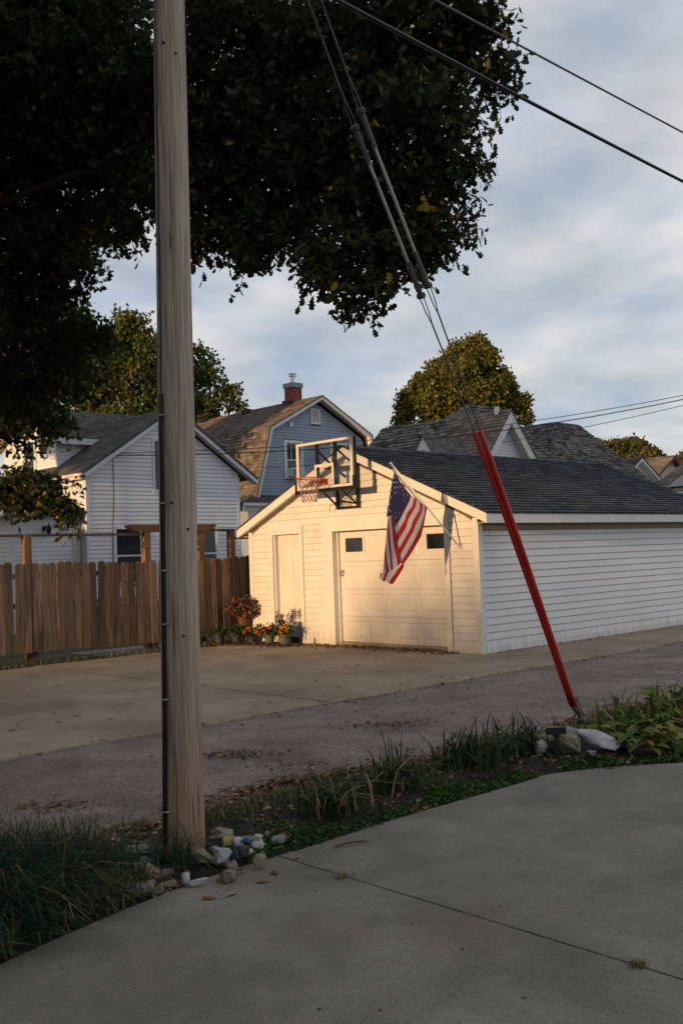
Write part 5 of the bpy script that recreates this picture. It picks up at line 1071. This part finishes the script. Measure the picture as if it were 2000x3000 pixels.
# ================================================================== POTS AND PLANTS BY THE GARAGE
def flower_pot(label, x, y, r, h, pmat, fol, flowers, fr, group='flower pots by the side door', spike=0, z=.012, fz=.12):
    g = thing('flower_pot', label, 'potted plant', (x, y, z), group)
    t = MB(); t.lathe([(r*.72, 0), (r*.80, h*.3), (r*.9, h*.8), (r*.93, h*.86), (r*1.04, h*.86), (r*1.05, h), (r*.93, h), (r*.9, h*.9), (0, h*.9)], 18, (x, y, z)); t.lathe([(0, 0.001), (r*.72, 0.001)], 18, (x, y, z)); t.build('pot', pmat, g, smooth=False)
    n = 190; d = RNG.normal(size=(n, 3))*np.array([fr*.5, fr*.5, fz*.5])+np.array([x, y, z+h+fz*.5]); d[:, 2] = np.maximum(d[:, 2], z+h*.8)
    leaf_mesh('foliage', d, .065, OVAL, [M[m] for m in fol], [1/len(fol)]*len(fol), parent=g, kind='stuff')
    if flowers:
        m = 24; a = RNG.uniform(0, 6.28, m); q = np.sqrt(RNG.uniform(0, 1, m))*fr*1.0
        c = np.stack([x+np.cos(a)*q, y+np.sin(a)*q-.02, z+h+fz*1.15-.10*(q/fr)**2+RNG.uniform(-.02, .03, m)], 1)
        c = np.repeat(c, 5, axis=0)+RNG.normal(size=(m*5, 3))*.012
        leaf_mesh('flowers', c, .045, OVAL, [M[f] for f in flowers], [1/len(flowers)]*len(flowers), flat=.3, parent=g, kind='stuff')
    if spike:
        for k in range(spike):
            sx, sy = x+random.uniform(-fr, fr)*.9, y+random.uniform(-.04, .06); top = z+h+fz+random.uniform(.14, .30)
            s = MB(); s.tube([(sx, sy, z+h), (sx+.01, sy, top)], .003, 4); s.build('stem', M['grass_g'], g)
            zz = np.linspace(top-.17, top, 26); c = np.stack([sx+.01+RNG.normal(size=26)*.014, sy+RNG.normal(size=26)*.014, zz], 1)
            leaf_mesh('flower_spike', c, .034, OVAL, [M['fl_purple']], [1.0], parent=g, kind='stuff')
    return g
flower_pot('ribbed grey pot of yellow and orange flowers, frontmost of the pots by the side door', -1.17, 18.98, .125, .205, M['pot_grey'], ['grass_g', 'clover'], ['fl_yellow', 'fl_yellow', 'fl_orange'], .19)
flower_pot('ribbed grey pot of orange and red blooms left of the yellow flowers', -1.47, 19.28, .115, .20, M['pot_grey'], ['grass_g', 'grass_d'], ['fl_orange', 'fl_red', 'fl_orange'], .17, spike=0)
flower_pot('small dark pot of orange and coral flowers next to the garage corner', -1.84, 19.58, .10, .16, M['pot_dark'], ['grass_d', 'grass_g'], ['fl_orange', 'fl_red', 'fl_yellow'], .17)
flower_pot('low dark pot with trailing green leaves and one orange bloom by the fence', -2.15, 19.75, .115, .18, M['pot_dark'], ['grass_d', 'grass_g'], None, .19)
flower_pot('dark pot of plain greenery farthest left under the brown dried plant', -2.50, 19.80, .12, .19, M['pot_dark'], ['grass_d', 'tree_a'], None, .21)
flower_pot('dark pot with tall purple flower spikes behind the yellow flowers', -1.22, 19.40, .10, .22, M['pot_dark'], ['grass_d', 'oak_b'], None, .15, spike=7, fz=.12)
g = thing('grey_planter', 'square grey box planter on a black stand with purple spikes, beside the side door', 'planter', (-.98, 19.33, .012), 'flower pots by the side door')
t = MB(); t.box(-1.07, -.89, 19.24, 19.42, .14, .42); t.build('box', M['cap_grey'], g); t = MB(); t.box(-1.05, -.91, 19.26, 19.40, .012, .139); t.build('stand', M['black_rubber'], g)
for k in range(4):
    sx, sy = -.98+random.uniform(-.07, .07), 19.33+random.uniform(-.05, .05); top = random.uniform(.60, .70)
    s = MB(); s.tube([(sx, sy, .42), (sx, sy, top)], .003, 4); s.build('stem', M['grass_g'], g)
    zz = np.linspace(top-.15, top, 24); leaf_mesh('flower_spike', np.stack([sx+RNG.normal(size=24)*.013, sy+RNG.normal(size=24)*.013, zz], 1), .034, OVAL, [M['fl_purple']], [1.0], parent=g, kind='stuff')
g = thing('dried_plant', 'bushy brown dried flower plant in a terracotta pot raised on a box against the fence', 'potted plant', (-2.05, 20.3, 0))
t = MB(); t.box(-2.22, -1.88, 20.15, 20.5, 0, .20); t.build('stand', M['arbor_wood'], g); t = MB(); t.lathe([(.09, .201), (.12, .42), (.13, .42), (.13, .47), (.11, .47), (0, .45)], 16, (-2.05, 20.3, 0)); t.build('pot', M['terracotta'], g)
d = RNG.normal(size=(560, 3)); d /= np.linalg.norm(d, axis=1)[:, None]; d = d*RNG.uniform(.5, 1.1, (560, 1))*np.array([.36, .3, .22])+np.array([-2.05, 20.25, .68])
leaf_mesh('foliage', d, .075, OVAL, [M['fl_dry'], M['litter_b'], M['bark']], [.5, .35, .15], parent=g, kind='stuff')
g = thing('black_urn', 'tall black planter half hidden behind the dried brown plant', 'planter', (-1.74, 20.5, 0))
t = MB(); t.lathe([(.12, 0), (.15, .1), (.14, .5), (.17, .72), (.15, .72), (0, .7)], 14, (-1.74, 20.5, 0)); t.build('pot', M['pot_dark'], g)
d = RNG.normal(size=(120, 3))*np.array([.09, .09, .09])+np.array([-1.74, 20.5, .84]); leaf_mesh('foliage', d, .07, OVAL, [M['fl_dry'], M['grass_d']], [.5, .5], parent=g, kind='stuff')

# weeds under the fence
b = np.array([gp(random.uniform(-9, .2), random.uniform(5.5, 6.35), -.02) for _ in range(1500)]); o = blade_mesh('fence_weeds', b, .11, .6, .006, ['grass_d', 'grass_g', 'grass_dry'], [.5, .3, .2], kind='stuff')

# ================================================================== STRIP PLANTING
def in_bed(pts, margin=.02):
    out = []
    for p in pts:
        q = Vector((p[0]-AX, p[1]-AY, 0)); v, u = q.dot(D2), q.dot(D1)
        if u > dedge(v)+margin: out.append(p)
    return np.array(out)
def clump(label, v, u, n, h, spread, mats, probs, bend=1.15, w=.0085, name='grass_clump', group='strappy grass clumps in the strip'):
    c = gp(v, u, 0); z0 = soil_z(v, u)
    g = thing(name, label, 'grass clump', (c.x, c.y, z0), group)
    b = np.array([(c.x, c.y, z0-.01)])+RNG.normal(size=(n, 3))*np.array([spread, spread, 0.0])
    blade_mesh('blades', b, h, bend, w, mats, probs, parent=g, kind='stuff'); return g
GD = ['grass_d', 'grass_g', 'grass_dry']
clump('strappy grass clump with yellowing blades, nearest the utility pole', -8.28, -5.40, 105, .31, .11, GD, [.45, .4, .15])
clump('strappy grass clump second from the pole with long drooping pale blades', -7.60, -5.33, 100, .35, .09, GD, [.5, .33, .17])
clump('upright strappy grass clump midway along the strip', -6.72, -5.28, 110, .35, .11, GD, [.55, .37, .08])
clump('strappy grass clump with thin seed stalks right of the midway one', -6.42, -5.20, 85, .34, .10, GD, [.5, .38, .12])
clump('strappy grass clump beside the green post and pale rocks', -6.05, -5.28, 105, .33, .11, GD, [.45, .43, .12])
def leafy(name, label, cat, c, n, size, mats, probs, rad, hgt, group, leafname='leaf'):
    g = thing(name, label, cat, c, group); key = {}
    for m in mats:
        me = bpy.data.meshes.new('leaf'); k = 7; vs = []; fs = []
        for i in range(k+1):
            f = i/k; wdt = .30*math.sin(math.pi*min(1, f*.96+.04)**.8)+.004; zz = .30*f-.62*f*f
            vs += [(-wdt, f, zz+.07*wdt/.3), (0, f, zz-.01), (wdt, f, zz+.07*wdt/.3)]
        for i in range(k): fs += [(i*3, i*3+1, i*3+4, i*3+3), (i*3+1, i*3+2, i*3+5, i*3+4)]
        me.from_pydata(vs, [], fs); me.materials.append(M[m]); me.polygons.foreach_set('use_smooth', [True]*len(fs)); key[m] = me
    for i in range(n):
        m = random.choices(mats, probs)[0]; a = random.uniform(0, 6.28); q = math.sqrt(random.random())*rad
        o = link(leafname, key[m], g); s = size*random.uniform(.7, 1.25)
        o.location = (math.cos(a)*q*.5, math.sin(a)*q*.5, hgt*random.uniform(.15, 1.0)*(1-.5*q/rad)); o.rotation_euler = (random.uniform(-.1, .55)*(1.0), random.uniform(-.25, .25), a-math.pi/2); o.scale = (s*1.05, s, s)
    return g
for k, (X, Y, n, sz, lab, mm, pp) in enumerate([
    (2.05, 8.42, 14, .13, 'small green broad leaved plant close to the guy wire anchor', ['hosta', 'hosta_y'], [.9, .1]),
    (2.28, 7.97, 30, .15, 'large broad leaved hosta at the driveway edge right of the white rock', ['hosta', 'hosta_y'], [.8, .2]),
    (2.62, 8.06, 30, .15, 'yellowing broad leaved hosta nearest the right edge of the driveway', ['hosta', 'hosta_y'], [.5, .5]),
    (2.60, 8.60, 32, .16, 'mid green hosta behind the yellowing ones, near the alley edge', ['hosta', 'hosta_y'], [.75, .25]),
    (3.05, 9.2, 32, .17, 'hosta with brown and yellow tips at the right frame edge', ['hosta', 'hosta_y'], [.55, .45]),
    (3.15, 10.0, 30, .17, 'far hosta beside the alley at the right edge of the picture', ['hosta', 'hosta_y'], [.7, .3])]):
    leafy('hosta_plant', lab, 'plant', (X, Y, .05), n, sz, mm, pp, .26, .20, 'broad leaved plants at the end of the strip')
leafy('broadleaf_weed', 'dark blue green weed with jagged leaves between the two nearest grass clumps', 'plant', tuple(gp(-7.98, -5.28, .04)), 20, .10, ['grass_d', 'oak_b'], [.8, .2], .12, .22, None)
# hosta bed filler, tall leaves farther right
b = np.array([(random.uniform(2.2, 4.3), random.uniform(8.6, 11.6), .03) for _ in range(700)]); b = b[[(p[1]-8.0) > (p[0]-1.9)*.95-1.2 and (p[1]-8.9) < (p[0]-2.05)*1.05 for p in b]]
blade_mesh('bed_foliage', b, .30, .8, .018, ['hosta', 'hosta_y', 'litter_a', 'grass_g'], [.4, .25, .12, .23], kind='stuff')
# the big dark grass at the lower left
for lab, X, Y, n, h, sp in (('long dark green grass clump at the left frame edge, tallest and thickest', -1.98, 4.93, 900, .43, .24), ('dark green grass clump between the left edge and the utility pole', -1.60, 5.16, 560, .37, .19),
                            ('dark grass tuft growing against the foot of the utility pole', -.97, 5.42, 60, .26, .06), ('low arching dark grass spilling onto the driveway at the lower left', -1.72, 4.66, 560, .36, .18)):
    g = thing('grass_clump', lab, 'grass clump', (X, Y, .02), 'long dark grass by the utility pole')
    bb = in_bed(np.array([(X, Y, .01)])+RNG.normal(size=(n*2, 3))*np.array([sp, sp*.75, 0])); blade_mesh('blades', bb, h, 1.25, .0038, ['grass_d', 'grass_g', 'grass_dry'], [.80, .13, .07], parent=g, kind='stuff', hv=.45)
bb = in_bed(np.array([(-1.28, 5.0, .02)])+RNG.normal(size=(260, 3))*np.array([.22, .09, 0]), .04); blade_mesh('dry_straw', bb, .16, 1.9, .003, ['grass_dry', 'litter_b'], [.8, .2], kind='stuff')
bb = np.array([tuple(gp(v, dedge(v)+abs(random.gauss(.03, .10))+.02, .0)) for v in [random.uniform(-12.2, -9.9) for _ in range(800)]]); blade_mesh('edge_grass', bb, .20, 1.5, .0036, ['grass_d', 'grass_g', 'grass_dry'], [.7, .12, .18], kind='stuff')
# ground cover along the driveway edge, thin grass along the alley edge
pts = []
for _ in range(6400):
    v = random.uniform(-9.2, -4.7); k = math.sin(v*4.1)+math.sin(v*9.3+1)
    if random.random() > .55+.33*k: continue
    u = dedge(v)+.0+abs(random.gauss(0, .11))*(1+.35*k); pts.append(tuple(gp(v, u, soil_z(v, u)+random.uniform(.0, .035))))
leaf_mesh('ground_cover', np.array(pts), .028, OVAL, [M['clover'], M['grass_g']], [.75, .25], flat=.45, kind='stuff')
pts = []
for _ in range(17000):
    v = random.uniform(-9.0, 4); u = strip_hi(v)-abs(random.gauss(.16, .26))
    if u < strip_lo(v)+.05 or (math.sin(v*3.3)+math.sin(v*7.1+u*6) < random.uniform(-2.2, .2)): continue
    u = u; pts.append(tuple(gp(v, u, soil_z(v, u)-.005)))
blade_mesh('strip_grass', np.array(pts), .075, 1.0, .0034, ['grass_g', 'grass_dry', 'grass_d'], [.5, .25, .25], kind='stuff')

# ================================================================== ROCKS
def rock(name, label, X, Y, z, sx, sy, sz, m, group, rz=None, seed=None, rounded=False, tilt=0.0):
    rs = random.Random(seed if seed is not None else int(abs(X*1000+Y*7777)))
    bm = bmesh.new()
    if rounded:
        bmesh.ops.create_icosphere(bm, subdivisions=3, radius=1)
        for v in bm.verts:
            c = v.co.copy(); v.co = Vector([math.copysign(abs(q)**.8, q) for q in c])*(1+.09*math.sin(c.x*4+c.y*3+X*9)+.06*math.sin(c.z*5+c.y*4+Y*7))
    else:
        for _ in range(20):
            d = Vector((rs.gauss(0, 1), rs.gauss(0, 1), rs.gauss(0, 1))).normalized(); d = Vector([math.copysign(abs(q)**.6, q) for q in d]); bm.verts.new(d*rs.uniform(.75, 1.05))
        bmesh.ops.convex_hull(bm, input=bm.verts); bmesh.ops.delete(bm, geom=[v for v in bm.verts if not v.link_faces], context='VERTS')
        bmesh.ops.bevel(bm, geom=bm.edges[:], offset=.09, segments=1, affect='EDGES', clamp_overlap=True)
        bmesh.ops.triangulate(bm, faces=bm.faces); bmesh.ops.subdivide_edges(bm, edges=bm.edges[:], cuts=1)
        for v in bm.verts: v.co *= 1+rs.uniform(-.07, .06)
    k_ = .76 if name == 'stone' else 1.02
    for v in bm.verts: v.co = Vector((v.co.x*sx*k_, v.co.y*sy*k_, v.co.z*sz*k_))
    me = bpy.data.meshes.new(name); bm.to_mesh(me); bm.free(); me.materials.append(M[m]); 
    if rounded: me.polygons.foreach_set('use_smooth', [True]*len(me.polygons))
    o = link(name, me, None, loc=(X, Y, z)); o.rotation_euler = (tilt, rs.uniform(-.2, .2), rz if rz is not None else rs.uniform(0, 3)); return tag(o, label, 'rock', group)
GP = 'stones heaped around the utility pole'
for a in [
 ('smooth white painted oblong stone at the driveway edge, left of the pole', -1.10, 5.04, .04, .085, .05, .05, 'rock_grey', .15, 1),
 ('small pale stone touching the white oblong stone', -.985, 5.07, .035, .042, .04, .04, 'rock_lime', .4, 0),
 ('blunt white stone in the heap right of the pole, below the yellow one', -.70, 5.42, .085, .066, .055, .058, 'rock_white', .5, 0),
 ('yellow painted stone in the heap right of the pole', -.695, 5.58, .11, .040, .035, .042, 'rock_yellow', .2, 0),
 ('stone half painted bright blue behind the yellow one', -.60, 5.62, .105, .033, .028, .018, 'rock_blue', .2, 0),
 ('white stone beside the blue painted one', -.645, 5.63, .095, .04, .03, .032, 'rock_white', .9, 1),
 ('navy blue stone wedged beside the blunt white one', -.645, 5.45, .075, .035, .04, .045, 'rock_navy', .3, 0),
 ('dark brown grey stone right of the navy one', -.60, 5.50, .085, .05, .045, .05, 'rock_dark', .7, 0),
 ('blocky tan stone topped by a white one at the right end of the heap', -.505, 5.42, .06, .058, .05, .055, 'rock_lime', .1, 0),
 ('white stone lying on top of the blocky tan stone', -.515, 5.45, .125, .05, .038, .022, 'rock_white', .1, 1),
 ('large flat tan stone against the front of the pole', -.80, 5.47, .075, .10, .06, .05, 'rock_lime', .1, 0),
 ('grey slanted stone leaning right of the pole', -.72, 5.70, .085, .10, .06, .055, 'rock_grey', -.5, 0),
 ('brown topped stone behind the grey slanted one', -.745, 5.83, .09, .08, .06, .04, 'rock_lime', .2, 0),
 ('pale limestone chunk left of the pole, half hidden in grass', -1.05, 5.32, .06, .085, .07, .055, 'rock_lime', .5, 0),
 ('pale flat stone far left of the pole among the grass blades', -1.19, 5.62, .08, .11, .06, .035, 'rock_white', .3, 0),
 ('tan stone lowest at the driveway edge below the heap', -.655, 5.22, .045, .055, .06, .05, 'rock_lime', .8, 0),
 ('mottled tan stone beneath the blunt white one', -.64, 5.30, .06, .05, .05, .045, 'rock_lime', 1.8, 0),
 ('pale blue white flat stone flat on the edge below the pole', -.80, 5.17, .03, .075, .022, .02, 'rock_white', .3, 0),
 ('small white upright stone in the dark grass below the pole', -.865, 5.18, .045, .028, .03, .042, 'rock_white', .3, 1),
 ('long pale stone lying left below the pole', -.95, 5.16, .03, .06, .03, .025, 'rock_lime', .4, 0),
 ('rough speckled grey lump behind the blue painted stone', -.60, 5.80, .06, .07, .05, .03, 'rock_grey', .2, 0),
 ('loose crumbly grey stone farthest right by the bare soil', -.43, 5.82, .05, .08, .05, .025, 'rock_grey', .2, 0),
 ('small yellowish stone alone beyond the blue one', -.50, 5.90, .06, .035, .03, .018, 'rock_lime', .2, 0)]:
    rock('stone', a[0], a[1], a[2], a[3], a[4], a[5], a[6], a[7], GP, a[8], None, bool(a[9]))
GR = 'small rubble in the stone heap'
for k in range(64):
    X, Y = (random.uniform(-.82, -.42), random.uniform(5.28, 5.92)) if k % 3 else (random.uniform(-1.30, -.98), random.uniform(5.05, 5.65))
    if not len(in_bed([(X, Y)], .03)): continue
    if math.hypot(X-PX, Y-PY) < .16: continue
    rock('pebble', 'small rubble stone filling the heap at the pole foot', X, Y, .045, random.uniform(.018, .042), random.uniform(.018, .036), random.uniform(.015, .03), random.choice(['rock_lime', 'rock_grey', 'rock_lime', 'rock_lime', 'rock_white']), GR, None, k)
GA = 'rocks at the guy wire anchor'
for a in [
 ('long pale slab of rock sloping down to the driveway by the anchor', 1.97, 7.98, .10, .185, .085, .07, 'rock_white', -.75),
 ('knobbly grey white rock right under the anchor eye', 1.78, 8.28, .10, .11, .09, .075, 'rock_grey', .2),
 ('big tan boulder left of the pale slab', 1.70, 7.92, .08, .125, .10, .085, 'rock_lime', .3),
 ('flat tan rock right of the pale slab top', 2.17, 8.18, .05, .10, .07, .05, 'rock_lime', -.3),
 ('small tan rock right of the pale slab bottom', 2.22, 8.04, .045, .08, .05, .04, 'rock_lime', -.4),
 ('small white rock behind the green post', 1.50, 7.93, .06, .06, .05, .055, 'rock_white', .4),
 ('tan rock between the green post and the big boulder', 1.57, 8.1, .08, .08, .07, .07, 'rock_lime', .4),
 ('low grey stone in front of the pale slab', 1.86, 7.78, .03, .05, .04, .025, 'rock_grey', .1)]:
    rock('rock', a[0], a[1], a[2], a[3]+.045, a[4], a[5], a[6], a[7], GA, a[8])
g = thing('garden_stake', 'short dark green T shaped stake in front of the rocks', 'stake', (1.595, 7.75, 0))
t = MB(); t.box(1.578, 1.612, 7.74, 7.765, -.05, .235); t.build('post', M['green_paint'], g); t = MB(); t.box(1.52, 1.665, 7.725, 7.775, .236, .29); t.build('head', M['green_paint'], g)

# ================================================================== FALLEN LEAVES
LM = [M['litter_a'], M['litter_b'], M['litter_c']]
def litter(name, pts, size=.075, probs=(.5, .32, .18)):
    return leaf_mesh(name, np.array(pts), size, OAK, LM, list(probs), flat=.72, cup=.35, kind='stuff', lay=True)
pts = []
for _ in range(2300):
    v = random.uniform(-10.2, -3.0); m = .5+.5*math.sin(v*1.9+.6)+.3*math.sin(v*5); u = strip_hi(v)+.02+random.gauss(0, .075)*(.6+m)
    if random.random() < .35+.6*m: pts.append(tuple(gp(v, u, max(soil_z(v, u), .0)+random.uniform(.004, .022))))
for _ in range(420): v = random.gauss(-7.7, .42); pts.append(tuple(gp(v, strip_hi(v)+.12+abs(random.gauss(0, .09)), random.uniform(.01, .04))))
litter('strip_leaf_litter', pts, .062)
pts = []
for _ in range(420): v = random.uniform(-10.5, -5.8); u = random.uniform(-5.7, -4.8); pts.append(tuple(gp(v, u, soil_z(v, u)+.008)))
for _ in range(260): v = random.uniform(-6.2, -4.8); u = dedge(v)+abs(random.gauss(.05, .25)); pts.append(tuple(gp(v, u, soil_z(v, u)+.010)))
for _ in range(60): q = random.gauss(0, .3); pts.append((-1.17+q, 4.99+.66*q+random.gauss(0, .03), .012))
litter('bed_leaf_litter', pts, .06)
pts = []
for _ in range(3000):
    u = random.uniform(.4, 6.6)
    if random.random() < (.22 if u < 4 else 1): pts.append(tuple(gp(-abs(random.gauss(0, .24))-(.06 if u < 4 else .30 if u < 5.2 else .45), u, .018+random.uniform(0, .02))))
litter('garage_leaf_litter', pts, .068, (.5, .40, .10))
pts = []
for (X, Y, n, s) in ((.33, 9.75, 90, .12), (-.98, 8.55, 110, .12), (-.45, 8.05, 40, .12), (-2.05, 6.95, 60, .09), (1.35, 12.9, 25, .3), (.1, 11.5, 40, .25)):
    for _ in range(n): pts.append((X+random.gauss(0, s*1.7), Y+random.gauss(0, s*.8), .022))
for _ in range(170): v = random.uniform(-9, 6); pts.append(tuple(gp(v, -1.8+random.gauss(0, .05), .02)))
for _ in range(120): v = random.uniform(.2, 7); pts.append(tuple(gp(v, -.06-abs(random.gauss(0, .05)), .022)))
for _ in range(300): pts.append(tuple(gp(random.uniform(-10, 5), random.uniform(-4.6, -1.9), .014)))
litter('alley_leaf_litter', pts, .05)
def leaf_thing(me, X, Y, z, label, group, s):
    o = link('fallen_leaf', me, None, loc=(X, Y, z)); o.rotation_euler = (random.uniform(-.1, .1), random.uniform(-.1, .1), random.uniform(0, 6.28)); o.scale = (s, s, s); return tag(o, label, 'leaf', group)
lms = []
for m in LM:
    me = bpy.data.meshes.new('fallen_leaf'); me.from_pydata([(x*.9, y-.5, .25*abs(x)-.12*(y-.5)**2+.02) for x, y in OAK], [], [tuple(range(len(OAK)))]); me.materials.append(m); lms.append(me)
for k in range(74):
    v, u = random.uniform(-9.5, -.5), random.uniform(-1.6, 5.2); p = gp(v, u, .016); leaf_thing(random.choice(lms[:2]), p.x, p.y, .016, 'dry brown leaf lying on the concrete apron before the garage', 'dry leaves scattered on the apron', random.uniform(.06, .11))
for k, (X, Y, lab) in enumerate([(-.71, 4.98, 'curled pale brown leaf at the driveway edge below the stone heap'), (-.62, 5.02, 'tan oak leaf beside the curled one at the driveway edge'), (-.42, 5.33, 'reddish brown leaf at the edge right of the tan blocky stone'), (-.47, 5.20, 'orange brown leaf lying on the driveway right of the stones'), (1.93, 7.55, 'brown leaf on the driveway below the rock slab')]):
    leaf_thing(lms[(0, 2, 1, 0, 1)[k]], X, Y, .007, lab, 'leaves along the driveway edge', .085)
pts = [tuple(gp(random.uniform(-11, -6), random.uniform(-9.5, -5.9), .007)) for _ in range(110)]
leaf_mesh('driveway_grit', np.array(pts), .014, OVAL, [M['litter_b'], M['bark']], [.5, .5], flat=.8, svar=.6, kind='stuff', lay=True)
g = thing('twig', 'short dry forked twig lying on the driveway near the grass clumps', 'twig', (-.02, 5.80, .01))
t = MB(); t.tube([(-.10, 5.76, .014), (-.03, 5.80, .020), (.05, 5.84, .018), (.09, 5.83, .012)], [.006, .006, .005, .003], 6); t.tube([(-.03, 5.80, .02), (.02, 5.79, .03), (.06, 5.80, .016)], [.004, .003, .002], 5); t.build('stick', M['litter_b'], g)
pts = []
for X, Y in ((-.06, 5.235), (1.11, 4.02)):
    for _ in range(60): pts.append((X+random.gauss(0, .018), Y+random.gauss(0, .018), .006))
blade_mesh('joint_weeds', np.array(pts), .03, 1.4, .002, ['grass_dry', 'grass_g'], [.7, .3], kind='stuff')
